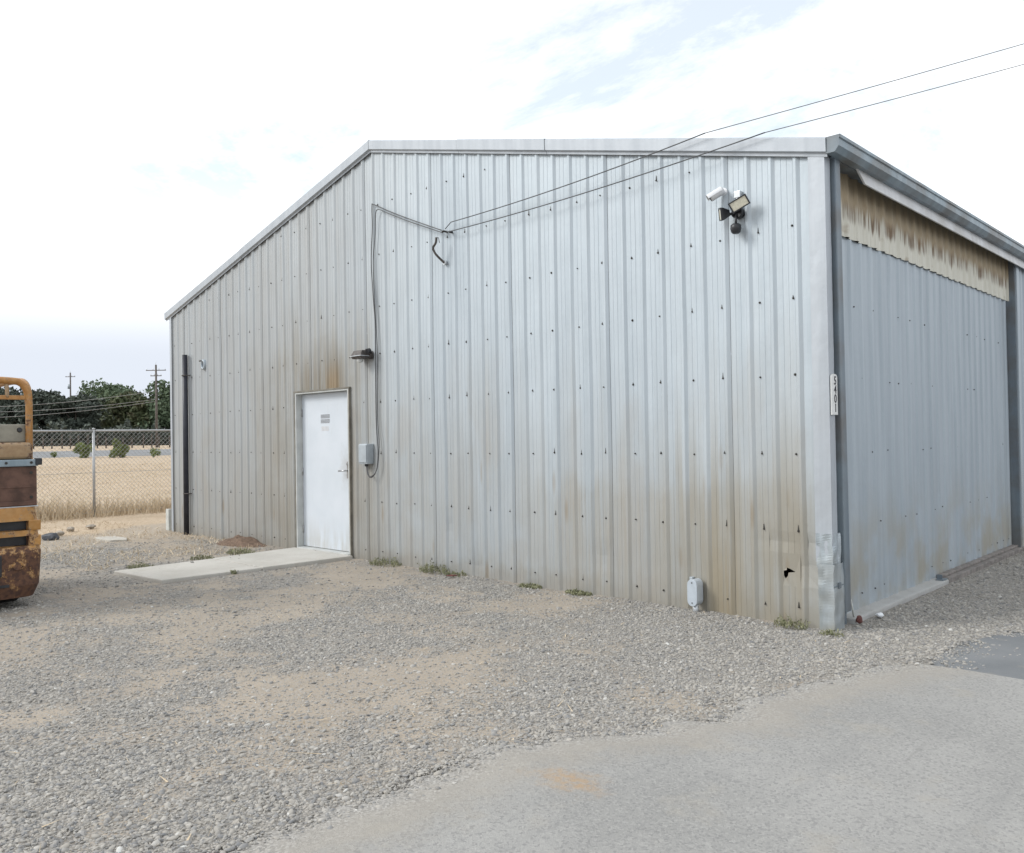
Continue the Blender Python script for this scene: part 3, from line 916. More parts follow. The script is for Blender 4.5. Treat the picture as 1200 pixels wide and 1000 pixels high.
# eave soffit, track cover, gutter
mb = MB(); mb.box((-.15, .06, EV-.012), (.036, LEN, EV-.002)); mb.build('eave_soffit', M['downspout'], B)
mb = MB()
a = [(.045, .47, 3.635), (.060, .47, 3.635), (.075, .62, 3.515), (.060, .62, 3.515)]
b = [(.045, 13.0, 3.635), (.060, 13.0, 3.635), (.075, 13.0, 3.515), (.060, 13.0, 3.515)]
mb.grid([a, b], False, True); mb.face(a); mb.face(b)
mb.build('track_cover', M['track'], B)
mb = MB()
prof = [(x*.78 + .006, z-.038) for x, z in ((.042, 3.655), (.042, 3.775), (.046, 3.775), (.046, 3.660), (.125, 3.660), (.165, 3.700), (.165, 3.752), (.178, 3.760), (.178, 3.774), (.160, 3.776), (.160, 3.780), (.183, 3.780), (.183, 3.756), (.170, 3.748), (.170, 3.696), (.128, 3.655))]
g0 = [(x, -.055, z) for x, z in prof]; g1 = [(x, 4.5, z) for x, z in prof]; g2 = [(x, LEN, z) for x, z in prof]
mb.grid([g0, g1, g2], False, True)
gut = mb.build('gutter', M['gutter'], B)
mb = MB(); mb.face([(x*.78+.006, -.056, z-.038) for x, z in ((.042, 3.655), (.128, 3.655), (.172, 3.698), (.172, 3.75), (.183, 3.78), (.042, 3.78))])
mb.build('end_cap', M['downspout'], gut)
# sill along the sliding door
mb = MB(); mb.box((-.15, .29, -.05), (.050, 2.62, .030)); mb.build('sill', M['sill'], B, .015)
mb = MB(); mb.box((-.075, 2.63, -.05), (.045, SY1+.02, .034)); mb.box((-.075, 2.63, .036), (-.01, SY1+.02, .060)); mb.build('bottom_rail', M['old_wood'], B, .006)
mb = MB(); mb.box((-.02, SY1+.03, -.05), (.09, SY1+.35, .05)); mb.build('rail_stop', M['sill'], B, .01)
mb = MB(); mb.box((-.03, 2.50, .031), (.02, 2.512, .085)); mb.box((-.03, 2.47, .031), (.04, 2.60, .040)); mb.build('guide_bracket', M['downspout'], B)
mb = MB(); mb.box((-W+.06, .12, -.08), (-.16, LEN-.06, -.045)); mb.build('floor_slab', M['dark_in'], B)
# torn vent hole high on the left

# ------------------------------------------------------------------ walkway slab
mb = MB()
def slab(corners, z0, z1, name, mat, parent=None, bev=.012):
    mb = MB()
    a = [(x, y, z0) for x, y in corners]; b = [(x, y, z1) for x, y in corners]
    mb.face(a); mb.face(b)
    for i in range(4): mb.face([a[i], a[(i+1) % 4], b[(i+1) % 4], b[i]])
    return mb.build(name, mat, parent, bev)
wk = empty('walkway', (-6.9, -1.2, 0)); tag(wk, 'pale concrete walkway leading to the white door', kind='structure')
def L_(c): return [(x+6.9, y+1.2) for x, y in c]
slab(L_([(-7.40, -2.50), (-6.30, -2.42), (-6.22, -1.275), (-7.44, -1.285)]), -.06, .026, 'slab', M['concrete'], wk)
slab(L_([(-7.44, -1.275), (-6.22, -1.265), (-6.16, -.040), (-7.52, -.038)]), -.06, .030, 'slab', M['concrete'], wk)

# ------------------------------------------------------------------ things on the facade
def bez(p0, p1, sag, n=20):
    p0, p1 = Vector(p0), Vector(p1)
    return [p0.lerp(p1, i/n) - Vector((0, 0, sag*4*(i/n)*(1-i/n))) for i in range(n+1)]

# security camera
sc_ = empty('security_camera', (-.855, -.012, 3.525)); sc_.scale = (.72, .72, .72); tag(sc_, 'white bullet security camera left of the floodlight', 'camera')
mb = MB(); mb.tube([(0, .02, .0), (0, -.012, .0)], .045, 20); mb.tube([(0, -.012, .0), (-.015, -.055, .012), (-.04, -.085, -.012)], .014, 10); mb.build('bracket', M['white_plastic'], sc_)
ax = Vector((-.66, -.42, -.44)).normalized()
c0 = Vector((-.005, -.085, -.02))
mb = MB(); mb.tube([c0 - ax*.05, c0 - ax*.045, c0 + ax*.125], [.034, .047, .047], 24); body = mb.build('housing', M['white_plastic'], sc_)
mb = MB()
s_ = ax.cross(Vector((0, 0, 1))).normalized(); u_ = s_.cross(ax).normalized()
rows = []
for t_ in (-.03, .150):
    rows.append([c0 + ax*t_ + (s_*math.cos(a) + u_*math.sin(a))*.055 for a in np.linspace(-.1, math.pi+.1, 14)])
mb.grid(rows, True); mb.build('sunshade', M['white_plastic'], sc_)
mb = MB(); mb.tube([c0 + ax*.125, c0 + ax*.128], .038, 20); mb.build('lens', M['black_plastic'], sc_)

# floodlight with two heads and a motion sensor
fl = empty('floodlight', (-.715, -.022, 3.345)); fl.scale = (.85, .85, .85); tag(fl, 'black twin floodlight with round motion sensor under a small box', 'floodlight')
mb = MB(); mb.box((-.035, -.035, .11), (.035, .026, .175)); mb.tube([(0, -.02, .11), (0, -.02, .03)], .018, 10); mb.build('junction_box', M['zinc'], fl, .006)
mb = MB(); mb.tube([(0, .02, -.035), (0, -.05, -.035)], .055, 20); mb.build('base_plate', M['black_plastic'], fl)
mb = MB(); mb.tube([(0, -.05, -.035), (.045, -.085, -.02), (.055, -.10, .0)], .014, 8); mb.tube([(0, -.05, -.04), (-.06, -.09, -.05), (-.085, -.10, -.05)], .014, 8); mb.tube([(0, -.05, -.05), (.005, -.07, -.11), (.005, -.07, -.15)], .012, 8); mb.build('arm', M['black_plastic'], fl)
def head(center, direction, wide, tall, depth, roll):
    d = Vector(direction).normalized(); s = d.cross(Vector((0, 0, 1))).normalized(); u = s.cross(d).normalized()
    cr, sr = math.cos(roll), math.sin(roll); s, u = s*cr + u*sr, u*cr - s*sr
    c = Vector(center)
    def ring(t, w, h): return [c + d*t + s*a*w + u*b*h for a, b in ((-1, -1), (1, -1), (1, 1), (-1, 1))]
    mb = MB(); r = [ring(-depth, wide*.45, tall*.45), ring(-.01, wide, tall), ring(.008, wide, tall), ring(.008, wide*.86, tall*.80), ring(.002, wide*.84, tall*.78)]
    mb.grid(r, False, True); mb.face(r[0])
    hd_ = mb.build('lamp_head', M['black_plastic'], fl)
    mb = MB(); mb.face(ring(.003, wide*.845, tall*.785)); mb.build('lens', M['led'], hd_)
head((.075, -.13, .02), (.45, -.85, -.18), .092, .052, .075, R(-27))
head((-.125, -.13, -.045), (-.78, -.62, -.12), .056, .062, .085, R(12))
mb = MB(); rows = []
for t_, r_ in ((-.062, .0), (-.060, .030), (-.045, .045), (-.01, .053), (.02, .050), (.035, .030), (.04, .0)):
    rows.append([(.005 + r_*math.cos(a*2*math.pi/18), -.075 + r_*math.sin(a*2*math.pi/18), -.185 + t_) for a in range(18)])
mb.grid(rows, True, True); mb.build('motion_sensor', M['black_plastic'], fl)

# wall light above the door
wlx = empty('wall_light', (-5.79, -.025, 2.545)); wlx.scale = (.80, .80, .88); tag(wlx, 'dark bronze wall light above the right of the door', 'wall light')
mb = MB(); mb.tube([(.06, .02, .0), (.06, -.045, .0)], .060, 18); mb.build('mounting_plate', M['bronze'], wlx, .006)
mb = MB(); mb.tube([(.10, -.03, .02), (.135, -.07, .055), (.135, -.11, .055)], [.016, .020, .020], 10); mb.tube([(.135, -.075, .058), (.135, -.125, .040)], [.030, .036], 16); mb.build('photocell', M['black_plastic'], wlx)
mb = MB()
r = [[(-.17, -.19, -.055), (.07, -.19, -.055), (.07, -.03, -.055), (-.17, -.03, -.055)],
     [(-.19, -.21, -.012), (.08, -.21, -.012), (.08, -.02, -.012), (-.19, -.02, -.012)],
     [(-.16, -.17, .062), (.06, -.17, .062), (.06, -.03, .062), (-.16, -.03, .062)]]
mb.grid(r, False, True); mb.face(r[2]); mb.face(r[0]); lampb = mb.build('lamp_housing', M['bronze'], wlx, .008)
mb = MB(); mb.box((-.194, -.216, -.022), (.083, -.016, -.012)); mb.build('bright_rim', M['zinc'], lampb)
mb = MB(); mb.tube([(-.06, -.12, -.05), (-.06, -.12, -.095), (-.06, -.12, -.11)], [.055, .045, .01], 14); mb.build('glass', M['glass'], lampb)
mb = MB(); mb.tube([(-.02, -.04, .06), (-.02, -.04, .085)], .012, 8); mb.build('top_knob', M['bronze'], wlx)

# electrical enclosure right of the door
bx = empty('electrical_box', (-5.83, -.02, 1.32)); tag(bx, 'small grey electrical box right of the white door', 'electrical box')
mb = MB(); mb.box((-.085, -.085, -.125), (.085, .02, .125)); mb.build('case', M['grey_plastic'], bx, .01)
mb = MB(); mb.box((-.078, -.094, -.105), (.078, -.0855, .112)); mb.build('cover', M['grey_plastic'], bx, .004)
mb = MB(); mb.tube([(.0, -.035, -.124), (.0, -.035, -.155)], .020, 10); mb.build('cable_gland', M['black_plastic'], bx)

# cables
def cable(name, pts, r, mat, label, grp=None, n=6):
    mb = MB(); mb.tube(pts, r, n); return tag(mb.build(name, mat), label, 'cable', grp)
def smooth(pts, n=6):
    P_ = [Vector(p) for p in pts]; out = []
    for i in range(len(P_)-1):
        p0 = P_[max(0, i-1)]; p1 = P_[i]; p2 = P_[i+1]; p3 = P_[min(len(P_)-1, i+2)]
        for k in range(n):
            t = k/n
            out.append(.5*((2*p1) + (p2-p0)*t + (2*p0-5*p1+4*p2-p3)*t*t + (3*p1-p0-3*p2+p3)*t**3))
    out.append(P_[-1]); return out
yw = -.032
HK = (-4.36, -.06, 3.835)
cable('feed_cable', smooth([HK, (-4.9, -.05, 4.06), (-5.30, -.045, 4.235), (-5.62, -.038, 4.385), (-5.665, -.036, 4.37), (-5.67, yw, 4.1), (-5.70, yw, 3.7), (-5.67, yw, 3.25), (-5.64, yw, 2.9), (-5.645, yw, 2.3), (-5.645, yw, 1.7), (-5.60, -.045, 1.35), (-5.62, -.06, 1.12), (-5.71, -.07, 1.03), (-5.79, -.065, 1.07), (-5.825, -.055, 1.17)]), .0062, M['cable'], 'black cable dropping from the wire anchor to the grey box')
cable('feed_cable', smooth([(HK[0]+.03, -.065, 3.80), (-4.9, -.056, 4.03), (-5.30, -.05, 4.205), (-5.53, -.045, 4.305), (-5.59, -.04, 4.24), (-5.615, yw, 4.0), (-5.66, yw, 3.7), (-5.65, yw, 3.25), (-5.622, yw, 2.9), (-5.60, yw, 2.55), (-5.61, yw, 2.2), (-5.615, yw, 1.75), (-5.575, -.045, 1.45), (-5.60, -.06, 1.15), (-5.70, -.075, 1.045), (-5.775, -.07, 1.075), (-5.815, -.055, 1.17)]), .0055, M['cable'], 'thinner black cable running beside the other down to the box')
an = empty('wire_anchor', (-4.33, -.02, 3.82)); tag(an, 'small dark wire anchor where overhead wires meet the wall', 'anchor')
mb = MB(); mb.tube([(0, .02, 0), (0, -.035, 0), (.0, -.05, -.01)], .012, 8); mb.build('hook', M['screw'], an)
mb = MB(); mb.tube([(.10, .02, -.025), (.10, -.035, -.025)], .014, 8); mb.build('insulator', M['black_plastic'], an)
# overhead service wires: anchor -> rake edge -> pole off to the right
TOPP = Vector((5.3, 10.3, 8.15))
def ray(u, v, t):
    d = FW + RT*((u-600)/984) - UP*((v-500)/984); return CAM + d*t
for K, uv, a0, lab in (((-.962, -.115, 4.022), (1200, 48), (-4.30, -.055, 3.84), 'upper of the two overhead wires crossing the gable'),
                       ((-.427, -.115, 3.885), (1200, 72), (-4.27, -.06, 3.80), 'lower of the two overhead wires crossing the gable')):
    K = Vector(K); q = ray(uv[0], uv[1], 8.0); d = (q-K)
    end = K + d*(2.6)
    pts = [Vector(a0), Vector(a0)+Vector((.12, -.02, .05 if 'upper' in lab else -.012)), ] 
    seg = bez(pts[-1], K, .035, 14)
    cable('service_wire', pts[:1] + seg, .0050, M['cable'], lab, 'overhead service wires')
    o_ = COL.objects[-1]
    mb = MB(); mb.tube(bez(K, end, .03, 20), .0038, 6)
    s2 = mb.build('span', M['wire_glare'], o_)  # stretch against the sky, drawn thinner and paler for its glare
    ENDP = end
# service pole off frame to the right
sp = empty('service_pole', (ENDP.x, ENDP.y, 0)); tag(sp, 'wooden pole carrying the service wires to the workshop', 'utility pole')
mb = MB(); mb.tube([(0, 0, -.3), (0, 0, ENDP.z+.6)], [.15, .11], 12); mb.build('pole', M['pole_wood'], sp)

# bent conduit stub
bs = empty('bent_pipe', (-4.385, -.026, 3.60)); bs.scale = (.85, .85, .85); tag(bs, 'short bent dark pipe stub below the wire anchor', 'pipe')
mb = MB(); mb.tube(smooth([(.02, -.12, .17), (.01, -.125, .10), (-.03, -.13, .055), (-.045, -.12, .02), (-.02, -.09, -.05), (.04, -.01, -.15)]), .0155, 8); mb.build('pipe', M['bronze'], bs)
mb = MB(); mb.tube([(.03, -.11, .17), (.04, -.10, .165), (.045, -.09, .10)], .005, 6); mb.build('loose_wire', M['cable'], bs)
mb = MB(); mb.tube([(.04, .025, -.15), (.04, -.012, -.15)], .03, 12); mb.build('flange', M['zinc'], bs)

# black pipe on the left
bp = empty('black_pipe', (-10.74, -.065, 0)); tag(bp, 'tall black vertical pipe near the far left corner of the wall', 'pipe')
mb = MB(); mb.tube([(-.015, 0, -.05), (-.005, 0, 1.5), (.0, 0, 2.94)], .042, 14); mb.build('pipe', M['black_pipe'], bp)
for z in (.66, 2.60):
    mb = MB(); mb.tube([(-.06, .045, z), (-.05, -.03, z), (0, -.05, z), (.05, -.03, z), (.10, .045, z)], .009, 6); mb.build('strap', M['bronze'], bp)

# small pale collar with a dark opening
vc = empty('wall_collar', (-10.17, -.02, 2.74)); tag(vc, 'small pale oval collar with dark opening beside the black pipe', 'wall fitting')
mb = MB(); rows = []
for w_, y_ in ((.085, .02), (.085, -.025), (.055, -.03), (.05, .01)):
    rows.append([(w_*math.cos(a*2*math.pi/18), y_, 1.35*w_*math.sin(a*2*math.pi/18)) for a in range(18)])
mb.grid(rows, True, True); mb.build('collar', M['side'], vc); vc.scale = (.72, .9, .72)
mb = MB(); mb.face([(.051*math.cos(a*2*math.pi/18), -.001, 1.35*.051*math.sin(a*2*math.pi/18)) for a in range(18)]); mb.build('opening', M['black_plastic'], vc)  # black face closes the collar; its colour gives the shade inside
mb = MB(); mb.tube([(-.03, -.03, .09), (-.08, -.05, .08), (-.11, -.03, .10)], .012, 6); mb.build('hook', M['bronze'], vc)

# conduit body near the ground
lb = empty('conduit_body', (-1.155, -.03, .155)); tag(lb, 'pale grey conduit elbow fitting at the foot of the wall', 'conduit fitting')
def capsule(cx, cz, w, h, n=8):
    p = []
    for i in range(n+1): a = math.pi*i/n; p.append((cx + w*math.cos(a), cz + h - w + w*math.sin(a)))
    for i in range(n+1): a = math.pi + math.pi*i/n; p.append((cx + w*math.cos(a), cz - h + w + w*math.sin(a)))
    return p
mb = MB(); mb.prism(capsule(0, 0, .045, .112), -.105, -.005); mb.build('housing', M['lb_grey'], lb, .006)
mb = MB(); mb.prism(capsule(0, 0, .047, .114), -.112, -.1055); cv = mb.build('cover', M['lb_grey'], lb, .003)
for z in (.085, -.085):
    mb = MB(); mb.tube([(0, -.111, z), (0, -.1145, z)], .006, 8); mb.build('screw', M['screw'], cv)
mb = MB(); mb.tube([(0, -.055, -.10), (0, -.055, -.20)], .026, 12); mb.build('pipe', M['zinc'], lb)
mb = MB(); mb.box((-.085, -.012, -.10), (-.055, .03, .115)); mb.build('back_plate', M['grey_plastic'], lb, .003)

# house number plaque on the corner
pq = empty('number_plaque', (.022, .036, 1.785)); tag(pq, 'white vertical number plaque reading 5401 on the building corner', 'sign')
mb = MB(); mb.prism([(-.055, -.155), (.055, -.155), (.055, .135), (.045, .150), (.02, .158), (-.02, .158), (-.045, .150), (-.055, .135)], -.004, .006, 'x')
plate = mb.build('plate', M['sign_white'], pq)
def digit(ch, z, size):
    cu = bpy.data.curves.new('digit', 'FONT'); cu.body = ch; cu.size = size; cu.align_x = 'CENTER'; cu.align_y = 'CENTER'; cu.extrude = .001; cu.offset = .0006
    t = bpy.data.objects.new('tmp', cu); COL.objects.link(t)
    dg = bpy.context.evaluated_depsgraph_get(); me_ = bpy.data.meshes.new_from_object(t.evaluated_get(dg))
    bpy.data.objects.remove(t)
    me_.materials.clear(); me_.materials.append(M['ink_dark'])
    o = bpy.data.objects.new('digit', me_); COL.objects.link(o); o.parent = plate
    o.location = (.0078, .012, z); o.rotation_euler = (R(90), 0, R(90))
for ch, z in zip('5401', (.105, .036, -.034, -.105)): digit(ch, z, .092)

# pale board standing at the far left corner
pb = MB(); pb.box((-.055, -.03, -.05), (.055, .03, .36)); tag(pb.build('board', M['white_post'], None, .006, loc=(-11.60, .02, 0)), 'short pale board standing at the far left building corner', 'board')

# ------------------------------------------------------------------ forklift at the left edge
FK = Vector((-5.98, -3.665, 0))
fk = empty('forklift', (FK.x-.9, FK.y-.55, 0)); tag(fk, 'rusty orange forklift seen from behind at the left edge', 'forklift')
OFF = Vector((.9, .55, 0))        # local point of the rear right-hand corner on the ground
def mat_fork(name='rusted_orange_paint', pa=(.44, .21, .05), pb=(.52, .285, .095), more=0.0):
    t = NT(name)
    n1 = t.noise(8.5, detail=9, rough=.75); n2 = t.noise(26., detail=5)
    c = t.mix(t.step(n2, .3, .7), pa, pb)
    c = t.mix(t.step(t.noise(2.2, detail=6), .45, .7, 0, .55), c, tuple(q*.55 for q in pa))
    k = t.add(t.add(n1, more), t.add(t.step(t.z, .78, .30, .0, .19), t.mul(t.add(t.noise(40., detail=4), -.5), .12)))
    c = t.mix(t.step(k, .55, .63), c, t.mix(t.step(n2, .35, .65), (.075, .04, .03), (.15, .075, .045)))
    c = t.mix(t.mul(t.band(k, .545, .56, .57, .585), .7), c, (.30, .24, .17))
    t.bump(t.step(k, .56, .6), -.25, .004)
    return t.out(c, t.step(k, .56, .6, .42, .85))
M['fork'] = mat_fork()
M['fork_clean'] = mat_fork('orange_guard_paint', (.37, .17, .045), (.44, .225, .07), .0)
M['fork_brown'] = simple('brown_radiator_panel', (.115, .062, .045), .7, .1, .35, 9, .2)
M['fork_tan'] = mat_fork('rusty_faded_hood', (.30, .19, .10), (.37, .25, .14), .03)
M['fork_grey'] = simple('grey_seat_box', (.27, .255, .21), .7, 0, .2, 9)
M['tyre'] = simple('solid_tyre', (.025, .024, .023), .85, 0, .25, 25, .3)
def fbox(a, b, name, mat, bev=.0, parent=fk, seg=2):
    mb = MB(); mb.box(tuple(Vector(a)+OFF), tuple(Vector(b)+OFF)); return mb.build(name, mat, parent, bev, bseg=seg)
def V3(x, y, z): return tuple(Vector((x, y, z))+OFF)
# counterweight: profile in y-z swept along x with rounded rear, slots cut as recesses between bands
mb = MB()
def cw_band(z0, z1, d0, d1, yo0=0.0, yo1=0.0):
    """closed block from z0 to z1; d = rear face x offset, yo = inset of the sides"""
    rows = []
    for z, d, yo in ((z0, d0, yo0), (z1, d1, yo1)):
        w0, w1 = -1.10+yo, 0.0-yo
        c = .13
        pts = [(-1.0, w1)]
        for a in np.linspace(0, math.pi/2, 6): pts.append((d-c+c*math.sin(a), w1-c+c*math.cos(a)))
        for a in np.linspace(0, math.pi/2, 6): pts.append((d-c+c*math.cos(a), w0+c-c*math.sin(a)))
        pts.append((-1.0, w0))
        rows.append([(x+OFF.x, y+OFF.y, z) for x, y in pts])
    mb.grid(rows, True, True); mb.face(rows[0]); mb.face(rows[1])
cw_band(.085, .20, -.05, .0, .05, .015); cw_band(.20, .50, .0, .02, .015, .0); cw_band(.50, .56, .02, .0, .0, .01)
cw_band(.56, .655, -.10, -.10, .12, .12); cw_band(.655, .705, -.005, -.01, .015, .02); cw_band(.705, .795, -.10, -.10, .12, .12); cw_band(.795, .92, -.02, -.05, .02, .03)
cw = mb.build('counterweight', M['fork'], fk, weld=False)
for z0, z1 in ((.56, .655), (.705, .795)):
    for ya, yb in ((-.125, -.02), (-1.08, -.975)):
        mb = MB(); mb.box(tuple(Vector((-.30, ya, z0-.004))+OFF), tuple(Vector((-.018, yb, z1+.004))+OFF)); mb.build('slot_end', M['fork'], cw, .012)
mb = MB()
for z0, z1 in ((.565, .65), (.71, .79)): mb.box(tuple(Vector((-.099, -.98, z0))+OFF), tuple(Vector((-.094, -.12, z1))+OFF))
mb.build('slot_shade', M['black_plastic'], cw)  # black sheets: shade inside the slot recesses, put into colour
for y, z, r_ in ((-.235, .385, .035), (-.165, .385, .018), (-.86, .385, .035), (-.12, .375, .010)):
    mb = MB(); mb.tube([tuple(Vector((.0, y, z))+OFF), tuple(Vector((.028, y, z))+OFF)], [r_*1.25, r_], 14); mb.build('bolt', M['fork'], cw)
fbox((-.02, -.62, .30), (.026, -.36, .50), 'tow_recess_shade', M['black_plastic'], .01, cw)  # solid black block; the shade of a hollow given as colour
fbox((-.02, -1.0, .20), (.012, -.30, .225), 'lower_seam', M['black_plastic'], 0, cw)
# engine panel, hinge strip, hood, seat box
fbox((-.50, -1.07, .921), (-.075, -.035, 1.300), 'radiator_panel', M['fork_brown'], .01)
fbox((-.08, -1.06, .935), (-.055, -.055, .975), 'panel_lip', M['fork_brown'], .005)
fbox((-.52, -1.08, .9215), (-.06, -.030, .930), 'bright_edge', M['zinc'], 0)
fbox((-.55, -1.10, 1.301), (-.05, -.028, 1.365), 'hinge_strip', M['gutter'], .008)
fbox((-.10, -.055, 1.31), (-.03, .0, 1.375), 'hinge_knuckle', M['black_plastic'], .01)
fbox((-1.30, -1.04, 1.366), (-.09, -.060, 1.525), 'hood', M['fork_tan'], .045, fk, 4)
fbox((-.52, -1.0, 1.526), (-.32, -.045, 1.700), 'seat_back', M['fork_grey'], .02, fk, 3)
fbox((-1.0, -.95, 1.526), (-.53, -.2, 1.60), 'seat_cushion', M['tyre'], .03, fk, 3)
mb = MB(); mb.tube([V3(-.322, -.11, 1.645), V3(-.305, -.11, 1.645)], [.026, .018], 9); mb.build('seat_hole_dark', M['black_plastic'], fk)  # raised black disc painted as the shade of a seat-back hole
for y in (-.09, -.30, -.55, -.80, -1.0):
    mb = MB(); mb.tube([V3(-.08, y, 1.335), V3(-.040, y, 1.335)], .012, 8); mb.build('bolt', M['screw'], fk)
for z in (1.01, 1.24):
    mb = MB(); mb.tube([V3(-.08, -.085, z), V3(-.068, -.085, z)], .014, 8); mb.build('bolt', M['screw'], fk)
mb = MB(); mb.box(V3(-.078, -1.03, 1.10), V3(-.070, -.075, 1.115)); mb.build('panel_crease', M['fork_brown'], fk, .003)
# chassis sides
fbox((-1.75, -1.06, .25), (-1.0, -.04, .92), 'chassis', M['fork'], .03)
fbox((-1.30, -1.05, .92), (-.50, -.05, 1.36), 'engine_cover', M['fork'], .02)
fbox((-1.85, -1.0, .92), (-1.72, -.1, 1.45), 'dash_panel', M['fork_grey'], .03)
# overhead guard
for y, nm in ((-.035, 'guard_post'), (-1.065, 'guard_post')):
    mb = MB(); mb.tube(smooth([V3(-.30, y, 1.36), V3(-.29, y, 1.75), V3(-.30, y-(.0 if y > -.5 else 0), 1.98), V3(-.38, y, 2.085), V3(-.55, y, 2.13), V3(-1.0, y, 2.14), V3(-1.55, y, 2.12), V3(-1.70, y, 2.02), V3(-1.85, y, 1.55), V3(-1.95, y, .9)]), .032, 10); mb.build(nm, M['fork_clean'], fk)
mb = MB(); mb.tube(smooth([V3(-.30, -.035, 1.90), V3(-.30, -.05, 2.02), V3(-.31, -.10, 2.095), V3(-.31, -.20, 2.115), V3(-.31, -.55, 2.118), V3(-.31, -.90, 2.115), V3(-.31, -1.0, 2.095), V3(-.30, -1.05, 2.02), V3(-.30, -1.065, 1.90)]), .034, 10); mb.build('guard_hoop', M['fork_clean'], fk)
mb = MB(); mb.box(V3(-.315, -1.05, 1.935), V3(-.285, -.045, 1.975)); mb.build('guard_crossbar', M['fork_clean'], fk, .006)
for y in (-.22, -.42, -.64, -.86):
    mb = MB(); mb.tube(smooth([V3(-.295, y, 1.955), V3(-.31, y, 2.07), V3(-.40, y, 2.125), V3(-.8, y, 2.13), V3(-1.6, y, 2.11)]), .018, 8); mb.build('guard_bar', M['fork_tan'], fk)
# wheels
def wheel(x, y, r_, w_):
    c = Vector((x, y, r_))+OFF
    mb = MB()
    prof_ = [(r_*.55, -w_/2), (r_*.93, -w_/2), (r_, -w_*.38), (r_, w_*.38), (r_*.93, w_/2), (r_*.55, w_/2)]
    rows = [[(c.x + q*math.cos(a*2*math.pi/28), c.y + o_, c.z + q*math.sin(a*2*math.pi/28)) for a in range(28)] for q, o_ in prof_]
    mb.grid(rows, True, True); wh = mb.build('wheel', M['tyre'], fk)
    mb = MB(); mb.tube([(c.x, c.y-w_*.3, c.z), (c.x, c.y+w_*.3, c.z)], r_*.56, 20); mb.build('rim', M['fork_tan'], wh)
wheel(-.42, -.22, .23, .19); wheel(-.42, -.88, .23, .19); wheel(-1.72, -.05, .30, .24); wheel(-1.72, -1.05, .30, .24)
# mast and forks
mb = MB()
for y in (-.32, -.78): mb.box(V3(-2.12, y-.04, .08), V3(-2.00, y+.04, 2.05))
mb.box(V3(-2.12, -.78, 1.95), V3(-2.0, -.32, 2.05)); mb.box(V3(-2.12, -.78, .3), V3(-2.0, -.32, .38))
mb.build('mast', M['fork'], fk)
for y in (-.35, -.75):
    mb = MB(); mb.box(V3(-2.17, y-.05, .06), V3(-2.13, y+.05, .55)); mb.box(V3(-3.15, y-.05, .05), V3(-2.13, y+.05, .09)); mb.build('fork_tine', M['fork_brown'], fk)

# ------------------------------------------------------------------ chain-link fence
FX = -15.75
cf = empty('chain_link_fence', (FX, .29, 0)); tag(cf, 'galvanised chain-link fence along the dry field', 'fence')
BAY = 3.05
def link_mesh():
    mb = MB(); D = .092; Hh = 1.74; r = .0030
    def wire(a, b):
        a = Vector(a); b = Vector(b); t = (b-a).normalized(); s = t.cross(Vector((1, 0, 0))).normalized()*r; u = Vector((r, 0, 0))
        q0 = [a+s, a-s*.5+u*.87, a-s*.5-u*.87]; q1 = [b+s, b-s*.5+u*.87, b-s*.5-u*.87]
        mb.grid([q0, q1], True, True)
    z0 = .04
    n = int((BAY+Hh)/D)+2
    for k in range(-int(Hh/D)-1, n):
        for sg in (1, -1):
            # line z = z0 + sg*(y - k*D)
            ya = k*D
            pts = []
            if sg == 1: y1, y2 = ya, ya+Hh
            else: y1, y2 = ya, ya+Hh
            a0 = max(0., y1); b0 = min(BAY, y2)
            if b0 - a0 < .01: continue
            f = (lambda y: z0 + (y-ya)) if sg == 1 else (lambda y: z0 + Hh - (y-ya))
            xo = .004*sg
            wire((xo, a0, f(a0)), (xo, b0, f(b0)))
    y = .03
    while y < BAY:          # twisted barbs along the top
        wire((0, y-.012, z0+Hh-.02), (0, y+.008, z0+Hh+.05)); wire((0, y+.014, z0+Hh-.02), (0, y-.006, z0+Hh+.05)); y += D*2
    return mb
lm = link_mesh().build('chain_link_mesh', M['fence_steel'], cf, recalc=False)
mbp = MB(); mbp.tube([(0, 0, -.1), (0, 0, 1.80)], .027, 12); mbp.tube([(0, 0, 1.80), (0, 0, 1.82), (0, 0, 1.835)], [.030, .027, .005], 12)
post0 = mbp.build('post', M['fence_steel'], cf)
mbr = MB(); mbr.tube([(0, 0, 1.775), (0, BAY, 1.775)], .022, 10); rail0 = mbr.build('top_rail', M['fence_steel'], cf)
mbw = MB()
for z in (.06, .9): mbw.tube([(0, 0, z), (0, BAY, z)], .004, 5)
ten0 = mbw.build('tension_wire', M['fence_steel'], cf)
for k in range(-5, 5):
    for o in (lm, post0, rail0, ten0):
        if k == 0: continue
        c = o.copy(); COL.objects.link(c); c.parent = cf; c.location = (0, BAY*k, 0)

